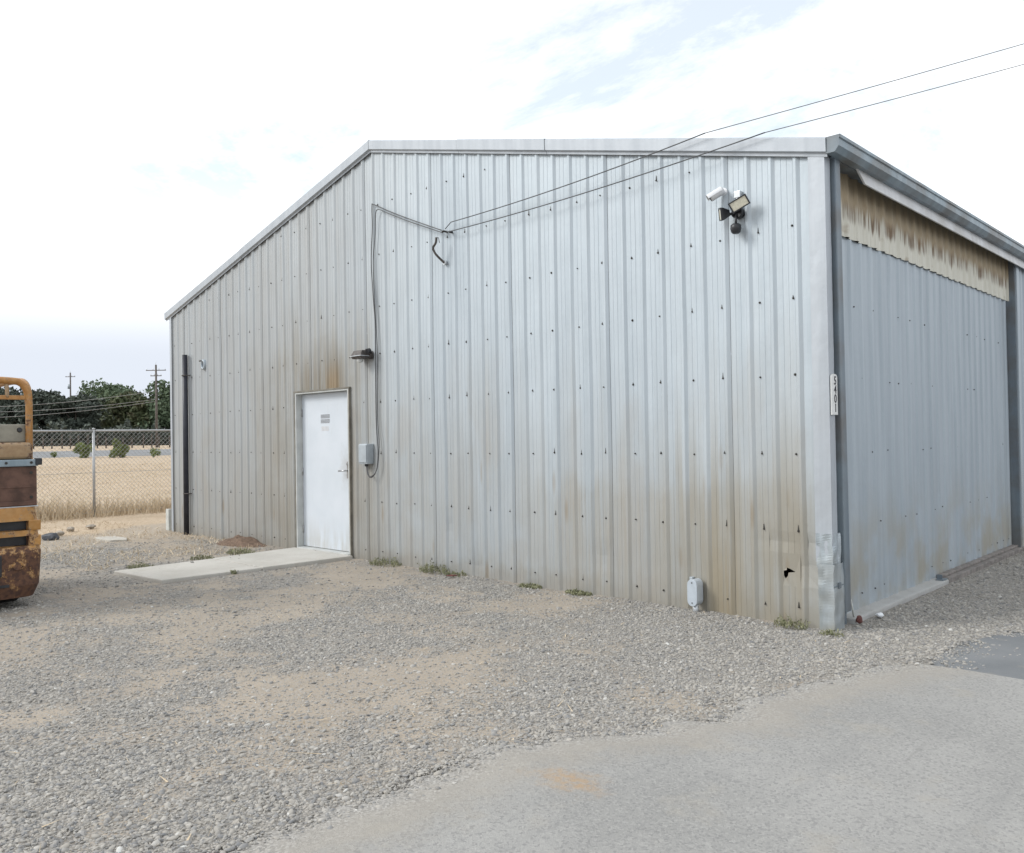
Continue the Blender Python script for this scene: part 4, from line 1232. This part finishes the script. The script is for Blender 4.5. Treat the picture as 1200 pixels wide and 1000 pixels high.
# ------------------------------------------------------------------ vegetation helpers
def card_mesh(name, pts, mat, shade, parent=None, kind=None, loc=None):
    """pts: (N,4,3) quads, shade: (N,) value written to an attribute"""
    n = len(pts)
    me_ = bpy.data.meshes.new(name)
    me_.vertices.add(n*4); me_.vertices.foreach_set('co', np.asarray(pts, np.float32).ravel())
    me_.loops.add(n*4); me_.loops.foreach_set('vertex_index', np.arange(n*4))
    me_.polygons.add(n); me_.polygons.foreach_set('loop_start', np.arange(0, n*4, 4))
    me_.update(calc_edges=True)
    at = me_.attributes.new('shade', 'FLOAT', 'POINT'); at.data.foreach_set('value', np.repeat(shade, 4).astype(np.float32))
    me_.materials.append(mat)
    o = bpy.data.objects.new(name, me_)
    if loc is not None: o.location = loc
    COL.objects.link(o); o.parent = parent
    if kind: o['kind'] = kind
    return o
def blades(base, h, w, lean, seed):
    """one tapered quad per blade; base (N,3)"""
    r = np.random.default_rng(seed); n = len(base)
    a = r.uniform(0, 2*np.pi, n); s = np.stack([np.cos(a), np.sin(a), np.zeros(n)], -1)*w[:, None]
    b = r.uniform(0, 2*np.pi, n); ln = (r.normal(0, 1, n)*lean)[:, None]*h[:, None]
    top = base + np.stack([np.cos(b), np.sin(b), np.zeros(n)], -1)*ln + np.stack([np.zeros(n), np.zeros(n), h], -1)
    return np.stack([base-s, base+s, top+s*.2, top-s*.2], 1)
def leaf_quads(c, size, seed):
    r = np.random.default_rng(seed); n = len(c)
    a = r.normal(0, 1, (n, 3)); a /= np.linalg.norm(a, axis=1)[:, None]
    b = r.normal(0, 1, (n, 3)); b -= (b*a).sum(1)[:, None]*a; b /= np.linalg.norm(b, axis=1)[:, None]
    s = (size*r.uniform(.6, 1.3, n))[:, None]
    return np.stack([c-a*s, c-b*s*.55, c+a*s, c+b*s*.55], 1)

# dry grass along the fence line and stubble on the field
n = 13000
yy = rng.uniform(-9, 9, n)
dens = fbm(yy*.9, yy*0+3, 12, 3)
xx = FX - .15 + rng.normal(0, .30, n)
hh = (.20 + .42*dens)*rng.uniform(.4, 1.15, n)*np.exp(-((xx-FX+.15)/.55)**2)
base = np.stack([xx, yy, ground_z(xx, yy)-.01], -1)
card_mesh('dry_grass', blades(base, hh, rng.uniform(.004, .010, n), .45, 5), M['dry'], rng.uniform(0, 1, n), kind='stuff')['label'] = 'tall dry straw grass along the fence foot'
n = 42000
xx = -16.2 - rng.uniform(0, 1, n)**1.7*45; yy = -6.33 + (xx-CAM.x)*rng.uniform(-.60, .0, n)
base = np.stack([xx, yy, ground_z(xx, yy)-.01], -1); dd = np.hypot(xx-CAM.x, yy-CAM.y)
card_mesh('field_stubble', blades(base, rng.uniform(.02, .06, n)*(.7+dd/50), rng.uniform(.003, .007, n)*(.6+dd/30), .5, 6), M['dry'], rng.uniform(.1, 1, n), kind='stuff')['label'] = 'short dry stubble covering the field'
# thin straw on the yard dirt left of the walkway
n = 5000
xx = rng.uniform(-15.5, -7.4, n); yy = rng.uniform(-2.6, .0, n)
keep = (fbm(xx*.8, yy*.8, 41, 3) > .48) | (xx < -10.5); xx, yy = xx[keep], yy[keep]; n = len(xx)
yy = np.where(xx < -11.4, yy*1.6, yy)
base = np.stack([xx, yy, ground_z(xx, yy)], -1)
card_mesh('yard_straw', blades(base, rng.uniform(.012, .06, n), rng.uniform(.003, .007, n), 1.6, 7), M['dry'], rng.uniform(0, 1, n), kind='stuff')['label'] = 'sparse dry straw on the dirt left of the walkway'

n = 1600
a_ = math.atan2(FW.y, FW.x) + rng.uniform(-.7, .6, n); d_ = 2.2 + 9*rng.uniform(0, 1, n)**1.3
xx = CAM.x + d_*np.cos(a_); yy = CAM.y + d_*np.sin(a_)
keep = (yy < -.08) & (xx < edge_x(yy) - .05) & (xx > -11); xx, yy = xx[keep], yy[keep]; n = len(xx)
base = np.stack([xx, yy, ground_z(xx, yy)+.008], -1)
card_mesh('yard_litter', blades(base, rng.uniform(.004, .016, n), rng.uniform(.002, .005, n), 4.0, 17), M['dry'], rng.uniform(-.6, .7, n), kind='stuff')['label'] = 'bits of dry straw and twigs lying on the gravel'

# weeds
def weed(x, y, r_, h_, n, label, seed, mat='weed'):
    q = np.random.default_rng(seed)
    a = q.uniform(0, 2*np.pi, n); rr = r_*np.sqrt(q.uniform(0, 1, n))
    bx_ = rr*np.cos(a); by_ = rr*np.sin(a)*.6
    hh = h_*q.uniform(.35, 1.0, n)*(1-.5*(rr/r_)**2)
    base = np.stack([bx_, by_, np.zeros(n)-.005], -1)
    st = blades(base, hh, q.uniform(.002, .005, n), .55, seed)
    lc = base + (st.mean(1)-base)*q.uniform(.4, 1.9, n)[:, None]
    lv = leaf_quads(np.concatenate([lc, lc*.9+np.array([0, 0, .01])]), np.full(n*2, .012), seed+1)
    o = card_mesh('weed', np.concatenate([st, lv]), M[mat], q.uniform(0, 1, n*3), loc=(x, y, float(ground_z(np.array([x]), np.array([y]))[0])))
    tag(o, label, 'weed', 'weeds in the yard')
weed(-.30, -.10, .14, .12, 75, 'pale green weed tuft below the torn hole in the wall', 1)
weed(.05, -.16, .10, .06, 50, 'low weed tuft at the foot of the corner trim', 2)
weed(-5.42, -.10, .26, .13, 170, 'green weed patch at the wall right of the door', 3)
weed(-4.52, -.10, .22, .15, 150, 'upright green weed at the wall left of the dented rib', 4)
weed(-4.18, -.08, .18, .07, 80, 'low weed at the foot of a dented wall rib', 5)
weed(-7.62, -2.10, .24, .09, 150, 'green weed patch beside the walkway end', 6)
weed(-7.66, -1.30, .22, .09, 110, 'green weed strip beside the middle of the walkway', 7)
weed(-7.75, -.72, .26, .12, 150, 'green weed clump beside the walkway near the door', 8)
weed(-6.25, -1.62, .05, .06, 90, 'tiny weed on the near edge of the walkway', 9)
weed(-3.1, -.07, .16, .05, 170, 'low weed strip along the foot of the wall, middle', 12)
weed(-2.45, -.07, .16, .05, 170, 'low weed strip along the foot of the wall, nearer the conduit fitting', 13)

# dirt pile by the wall
def mound(name, c, rx, ry, h, mat, label, cat, seed):
    mb = MB(); rows = []
    for i in range(13):
        t = i/12; row = []
        for j in range(28):
            a = j*2*math.pi/28
            k_ = 1 + .35*mnoise.noise(Vector((math.cos(a)*1.5+seed, math.sin(a)*1.5, t)))
            x = rx*t*k_*math.cos(a); y = ry*t*k_*math.sin(a)
            z = h*(1-t**1.6)*(.75+.9*abs(mnoise.noise(Vector((x*4+seed, y*5, 1))))) + .035*mnoise.noise(Vector((x*14+seed, y*14, 4)))*(1-t*.6)
            row.append((x, y, z - .03*t))
        rows.append(row)
    mb.grid(rows, True, True)
    tag(mb.build(name, mat, loc=c), label, cat)
mound('dirt_pile', (-8.80, -.14, -.01), .75, .30, .12, M['brown_dirt'], 'small heap of brown dirt against the wall left of the door', 'dirt pile', 3)

# loose lumps and scraps
def rockm(name, c, s, mat, label, cat, seed, grp=None):
    bm = bmesh.new(); bmesh.ops.create_icosphere(bm, subdivisions=2, radius=1)
    for v in bm.verts:
        k_ = 1 + .35*mnoise.noise(v.co*1.3 + Vector((seed*3.1, seed, 0))) + .12*mnoise.noise(v.co*4 + Vector((seed, 2, 0)))
        v.co = Vector((v.co.x*s[0], v.co.y*s[1], v.co.z*s[2]))*k_
    me_ = bpy.data.meshes.new(name); bm.to_mesh(me_); bm.free(); me_.materials.append(mat)
    o = bpy.data.objects.new(name, me_); o.location = c; o.rotation_euler = (0, 0, seed*1.3); COL.objects.link(o)
    tag(o, label, cat, grp)
rockm('rock', (-11.75, -1.80, .03), (.13, .10, .075), M['dark_rock'], 'dark lump on the dirt just right of the forklift', 'rock', 1, 'rocks by the fence')
rockm('rock', (-12.26, -1.51, .04), (.09, .07, .045), M['rock'], 'grey rock second from the forklift', 'rock', 2, 'rocks by the fence')
rockm('rock', (-12.97, -1.10, .03), (.07, .06, .04), M['rock'], 'small grey rock third from the forklift', 'rock', 3, 'rocks by the fence')
rockm('rock', (-13.12, -.71, .03), (.10, .07, .04), M['rock'], 'flat grey rock farthest right of the forklift', 'rock', 4, 'rocks by the fence')
mb = MB(); mb.prism([(-.38, -.12), (-.1, -.20), (.30, -.14), (.42, .06), (.15, .16), (-.25, .13)], -.02, .02, 'z'); tag(mb.build('concrete_scrap', M['pale_slab'], None, .008, loc=(-11.0, -1.15, .0)), 'pale flat concrete scrap on the dirt before the far corner', 'concrete scrap')
rockm('paper_scrap', (.12, .60, .02), (.036, .030, .018), M['paper'], 'white crumpled paper scrap by the sliding door sill', 'litter', 6)
rockm('red_scrap', (.075, .30, .025), (.020, .030, .034), M['red_scrap'], 'dark red scrap wedged at the foot of the downspout', 'litter', 7)
mb = MB(); mb.tube([(.015, .345, .03), (.002, .325, .17)], .007, 6); tag(mb.build('stick', M['white_post']), 'short pale stick leaning behind the red scrap', 'stick')
rockm('red_litter', (-4.10, -.22, .012), (.06, .02, .01), M['red_scrap'], 'flat reddish litter at the foot of the wall', 'litter', 8)

# ------------------------------------------------------------------ gravel
peb = []
pc = bpy.data.collections.new('pebble_shapes')
for i in range(7):
    bm = bmesh.new(); bmesh.ops.create_icosphere(bm, subdivisions=(2 if i < 3 else 1), radius=1)
    for v in bm.verts:
        k_ = 1 + .30*mnoise.noise(v.co*1.1 + Vector((i*7.1, i, 0))) + .10*mnoise.noise(v.co*3.1 + Vector((i, 5, 0)))
        v.co = Vector((v.co.x*1.15, v.co.y*.85, v.co.z*.52))*k_
    me_ = bpy.data.meshes.new('pebble'); bm.to_mesh(me_); bm.free(); me_.materials.append(M['pebble'])
    for p_ in me_.polygons: p_.use_smooth = i < 3
    o = bpy.data.objects.new('pebble', me_); pc.objects.link(o)
def sample_gravel(n, d0, d1, smin, smax, seed):
    q = np.random.default_rng(seed)
    ang = math.atan2(FW.y, FW.x)
    a = ang + q.uniform(-.78, .78, n); d = np.sqrt(q.uniform(d0*d0, d1*d1, n))
    x = CAM.x + d*np.cos(a); y = CAM.y + d*np.sin(a)
    amt = gravel_amt(x, y)*.82 + .18
    ex = edge_x(y) + (fbm(y*3.1, y*0+5.1, 3, 4)-.5)*.30
    over = x - ex
    amt = np.where(over > 0, np.exp(-over/.22)*.55, amt)
    amt = np.where((over > .0) & (over < 1.6), np.maximum(amt, .010), amt)
    amt = np.where((x < -.0) & (y > -.03), 0, amt); amt = np.where((x > -.01) & (y > .1) & (x < .07), 0, amt)
    amt = np.where((x > -7.5) & (x < -6.17) & (y > -2.46), .006, amt)
    amt = np.where(x < -12.5, 0, amt); amt = np.where(y > 7, 0, amt)
    k_ = q.uniform(0, 1, n) < amt
    x, y = x[k_], y[k_]
    s = np.exp(q.normal(0, .52, len(x)))*(smin+smax)/2*.49; s = np.clip(s, smin*.4, smax)
    z = ground_z(x, y) + np.where(x > edge_x(y), .008, 0) + s*.06
    z = np.where((x > -7.5) & (x < -6.17) & (y > -2.46), .034, z)
    return x, y, z, s
parts_ = [sample_gravel(165000, 2.0, 5.2, .0045, .0175, 1), sample_gravel(185000, 5.2, 8.6, .0055, .0165, 2), sample_gravel(90000, 8.6, 14.5, .009, .021, 3)]
px, py, pz, ps = [np.concatenate([p_[i] for p_ in parts_]) for i in range(4)]
me_ = bpy.data.meshes.new('gravel'); me_.vertices.add(len(px)); me_.vertices.foreach_set('co', np.stack([px, py, pz], -1).astype(np.float32).ravel())
at = me_.attributes.new('psize', 'FLOAT', 'POINT'); at.data.foreach_set('value', ps.astype(np.float32))
rot = np.stack([rng.normal(0, .35, len(px)), rng.normal(0, .35, len(px)), rng.uniform(0, 6.283, len(px))], -1).astype(np.float32)
at = me_.attributes.new('prot', 'FLOAT_VECTOR', 'POINT'); at.data.foreach_set('vector', rot.ravel())
gravel = bpy.data.objects.new('gravel', me_); COL.objects.link(gravel)
tag(gravel, 'loose grey river gravel spread over the yard', kind='stuff')
ng = bpy.data.node_groups.new('gravel_nodes', 'GeometryNodeTree')
ng.interface.new_socket('Geometry', in_out='INPUT', socket_type='NodeSocketGeometry'); ng.interface.new_socket('Geometry', in_out='OUTPUT', socket_type='NodeSocketGeometry')
gi = ng.nodes.new('NodeGroupInput'); go = ng.nodes.new('NodeGroupOutput')
ci = ng.nodes.new('GeometryNodeCollectionInfo'); ci.inputs['Collection'].default_value = pc; ci.inputs['Separate Children'].default_value = True; ci.inputs['Reset Children'].default_value = True
ip = ng.nodes.new('GeometryNodeInstanceOnPoints'); ip.inputs['Pick Instance'].default_value = True
na = ng.nodes.new('GeometryNodeInputNamedAttribute'); na.data_type = 'FLOAT'; na.inputs['Name'].default_value = 'psize'
nr = ng.nodes.new('GeometryNodeInputNamedAttribute'); nr.data_type = 'FLOAT_VECTOR'; nr.inputs['Name'].default_value = 'prot'
e2r = ng.nodes.new('FunctionNodeEulerToRotation')
mp_ = ng.nodes.new('GeometryNodeMeshToPoints')
ng.links.new(gi.outputs[0], mp_.inputs['Mesh']); ng.links.new(mp_.outputs[0], ip.inputs['Points'])
ng.links.new(ci.outputs[0], ip.inputs['Instance']); ng.links.new(nr.outputs['Attribute'], e2r.inputs[0]); ng.links.new(e2r.outputs[0], ip.inputs['Rotation'])
ng.links.new(na.outputs['Attribute'], ip.inputs['Scale']); ng.links.new(ip.outputs[0], go.inputs[0])
gm = gravel.modifiers.new('scatter', 'NODES'); gm.node_group = ng

# ------------------------------------------------------------------ far background
def far_pt(u, depth):
    """ground point on the photo's viewing direction u at a given depth"""
    d = FW + RT*((u-600)/984); p = CAM + d*depth
    return np.array([p.x, p.y, float(far_z(p.x, p.y))])
def tree(u, depth, width, height, mat, label, nleaf, seed, clumps=16, low=.18, leaf=.42, flat=1.0):
    b = far_pt(u, depth); q = np.random.default_rng(seed)
    t = empty('tree', tuple(b)); tag(t, label, 'tree', 'trees beyond the road')
    mb = MB(); mb.tube([(0, 0, -.3), (.1, 0, height*.2), (-.1, .1, height*.45), (0, .2, height*.7)], [width*.035, width*.028, width*.02, .05], 10)
    tr = mb.build('trunk', M['bark'], t)
    cs = []
    for i in range(clumps):
        a = q.uniform(0, 2*math.pi); h_ = q.uniform(0, 1)
        zc = height*(low + (1-low)*(.12 + .80*h_))
        rmax = width*.5*math.sqrt(max(.05, 1-((h_-.30)/.80)**2))*.80
        rr = rmax*math.sqrt(q.uniform(.15, 1))
        cs.append((rr*math.cos(a), rr*math.sin(a), zc, width*q.uniform(.17, .27)))
    cs.append((0, 0, height*.82, width*.17))
    mb = MB()
    for c in cs[:10]:
        mb.tube([(0, .1, height*.3), (c[0]*.5, c[1]*.5, height*.3+(c[2]-height*.3)*.6), (c[0], c[1], c[2])], [width*.012, width*.008, .03], 6)
    mb.build('limbs', M['bark'], tr)
    P_ = []; S_ = []
    for c in cs:
        n = nleaf//len(cs)
        d = q.normal(0, 1, (n, 3)); d /= np.linalg.norm(d, axis=1)[:, None]
        rad = c[3]*np.cbrt(q.uniform(.12, 1, n))*(1+.30*np.array([mnoise.noise(Vector(v)*2.2+Vector((c[0], c[1], c[2]))) for v in d]))
        p = d*rad[:, None]; p[:, 2] *= .75*flat
        P_.append(p + np.array(c[:3])); S_.append(np.clip(q.normal(q.uniform(.3, .7), .14, n), 0, 1))
    P_ = np.concatenate(P_); S_ = np.concatenate(S_)
    P_[:, 2] = np.maximum(P_[:, 2], height*.04)
    card_mesh('crown', leaf_quads(P_, np.full(len(P_), leaf), seed+3), M[mat], S_, t)
tree(-22, 165, 15, 11.5, 'leaf_dark', 'dark oak crown glimpsed through the forklift guard', 5000, 21)
tree(20, 168, 11, 10.6, 'leaf_dark', 'dark oak standing behind the forklift guard post', 5000, 22)
tree(60, 160, 11.5, 11.0, 'leaf_dark', 'dark oak leftmost beyond the chain-link fence', 6500, 23, 18, .02)
tree(88, 158, 10, 9.6, 'leaf_dark', 'smaller dark oak just right of the thin far pole', 5000, 24, 16, .02)
tree(131, 200, 19, 15.0, 'leaf_mid', 'broad green domed tree rising above the middle of the tree row', 9000, 25, 26, .05, .42, .85)
tree(112, 178, 11, 9.2, 'leaf_dark', 'low dark tree at the foot of the green dome, left', 3500, 26, 12, .0)
tree(150, 168, 12.5, 9.2, 'leaf_olive', 'olive green spreading tree under the right of the dome', 5000, 27, 16, .0)
tree(172, 160, 9, 7.8, 'leaf_olive', 'small olive green tree left of the big utility pole', 4000, 28, 12, .0)
tree(199, 158, 10.5, 11.0, 'leaf_mid', 'tall light green tree beside the building edge', 5500, 29, 18, .05)
tree(236, 165, 13, 11.5, 'leaf_dark', 'dark tree hidden largely behind the far building corner', 4000, 30)
tree(-75, 170, 16, 12, 'leaf_dark', 'dark oak at the far left behind the forklift', 4000, 31)

def bush(u, depth, w_, h_, label, seed, n=2600):
    b = far_pt(u, depth); q = np.random.default_rng(seed)
    o_ = empty('bush', tuple(b)); tag(o_, label, 'bush', 'bushes along the far road')
    d = q.normal(0, 1, (n, 3)); d /= np.linalg.norm(d, axis=1)[:, None]
    rad = np.cbrt(q.uniform(.1, 1, n))*(1+.4*np.array([mnoise.noise(Vector(v)*2+Vector((seed, 0, 0))) for v in d]))
    cl = q.normal(0, .42, (14, 3)); ci_ = q.integers(0, 14, n)
    p = (cl[ci_] + d*rad[:, None]*.42)*np.array([w_/2, w_/2, h_/2]) + np.array([0, 0, h_*.5]); p[:, 2] = np.abs(p[:, 2])
    card_mesh('foliage', leaf_quads(p, np.full(n, .11), seed), M['leaf_bush'], q.uniform(0, 1, n), o_)
    mb = MB()
    for k_ in range(6):
        a = q.uniform(0, 6.28); mb.tube([(0, 0, -.1), (w_*.2*math.cos(a), w_*.2*math.sin(a), h_*.5), (w_*.3*math.cos(a), w_*.3*math.sin(a), h_*.8)], [.03, .02, .008], 5)
    mb.build('stems', M['bark'], o_)
bush(97, 88, 2.0, 1.75, 'round green bush at the road, left of the fence post', 41)
bush(141, 88, 1.8, 1.8, 'round green bush at the road, right of the fence post', 42)
bush(180, 88, 1.0, 1.2, 'small thin bush at the road under the big utility pole', 43, 500)
bush(63, 90, .7, .7, 'tiny reddish bush at the road beside the forklift', 44, 260)

# utility poles
def upole(u, depth, top, label, arms, seed):
    b = far_pt(u, depth); o_ = empty('utility_pole', tuple(b)); tag(o_, label, 'utility pole', 'utility poles beyond the road')
    mb = MB(); mb.tube([(0, 0, -.5), (0, 0, top)], [.19, .13], 10); mb.build('pole', M['pole_wood'], o_)
    T = Vector((RT.x, RT.y, 0)).normalized()
    for z, L in arms:
        mb = MB(); a = Vector((0, 0, z)) - T*L/2; b_ = Vector((0, 0, z)) + T*L/2
        mb.tube([a, b_], .065, 6); ca = mb.build('crossarm', M['pole_wood'], o_)
        for t_ in np.linspace(.04, .96, 4):
            p_ = a.lerp(b_, t_); mb = MB(); mb.tube([p_+Vector((0, 0, .05)), p_+Vector((0, 0, .28))], [.05, .04], 6); mb.build('insulator', M['zinc'], ca)
    mb = MB(); mb.tube([(0, 0, top), (0, 0, top+.55)], .02, 5); mb.build('top_pin', M['zinc'], o_)
    return Vector(b)
pA = upole(183.5, 122, 12.0, 'dark wooden utility pole with two crossarms by the building', [(11.2, 2.9), (10.4, 1.6)], 1)
pB = upole(83, 165, 14.2, 'thin far utility pole above the dark oaks', [(13.4, 1.9)], 2)
mb = MB(); mb.tube([(0, -.3, 11.9), (0, -.3, 11.0)], .22, 10); 
tr_ = mb.build('transformer', M['grey_plastic'], [o for o in COL.objects if o.name.startswith('utility_pole.0')][0])
for z0, z1, nm in ((8.2, 6.5, 'topmost'), (7.0, 5.9, 'middle'), (6.7, 5.0, 'lowest')):
    e_ = far_pt(-60, 118)
    mb = MB(); mb.tube(bez(pA+Vector((0, 0, z0)), Vector(e_)+Vector((0, 0, z1-.6)), .55, 26), .022, 5)
    tag(mb.build('power_line', M['wire_pale']), f'{nm} of three pale power lines against the far trees', 'power line', 'power lines beyond the field')

# post and wire fence on the far side of the road
f0 = far_pt(30, 118)
ff = empty('farm_fence', tuple(f0)); tag(ff, 'dark wooden post fence on the far side of the road', 'fence')
mbp = MB(); mbp.tube([(0, 0, -.2), (0, 0, 1.80)], .10, 7); fp = mbp.build('post', M['bark'], ff)
us = [30 + 10.5*k_ + random.uniform(-1.5, 1.5) for k_ in range(-3, 19)]
pts = []
for k_, u in enumerate(us):
    p = Vector(far_pt(u, 118+ (u-30)*.02)) - Vector(f0)
    pts.append(p)
    if k_ == 0: fp.location = p
    else:
        c = fp.copy(); COL.objects.link(c); c.parent = ff; c.location = p; c.scale = (1, 1, random.uniform(.8, 1.15))
for z in (.6, 1.25):
    mb = MB(); mb.tube([p+Vector((0, 0, z)) for p in pts], .02, 5); mb.build('rail', M['bark'], ff)
# hedge mass under the trees
n = 16000
uu = rng.uniform(-60, 240, n); dp = rng.uniform(140, 156, n)
pp = np.array([far_pt(a, b) for a, b in zip(uu[:n], dp[:n])]); hh = 2.6*np.abs(fbm(uu*.12, uu*0, 90, 3))+.6
pp[:, 2] += rng.uniform(0, 1, n)*hh*1.6
card_mesh('undergrowth', leaf_quads(pp, np.full(n, .40), 91), M['leaf_dark'], rng.uniform(0, .8, n), kind='stuff')['label'] = 'dark undergrowth below the far trees'
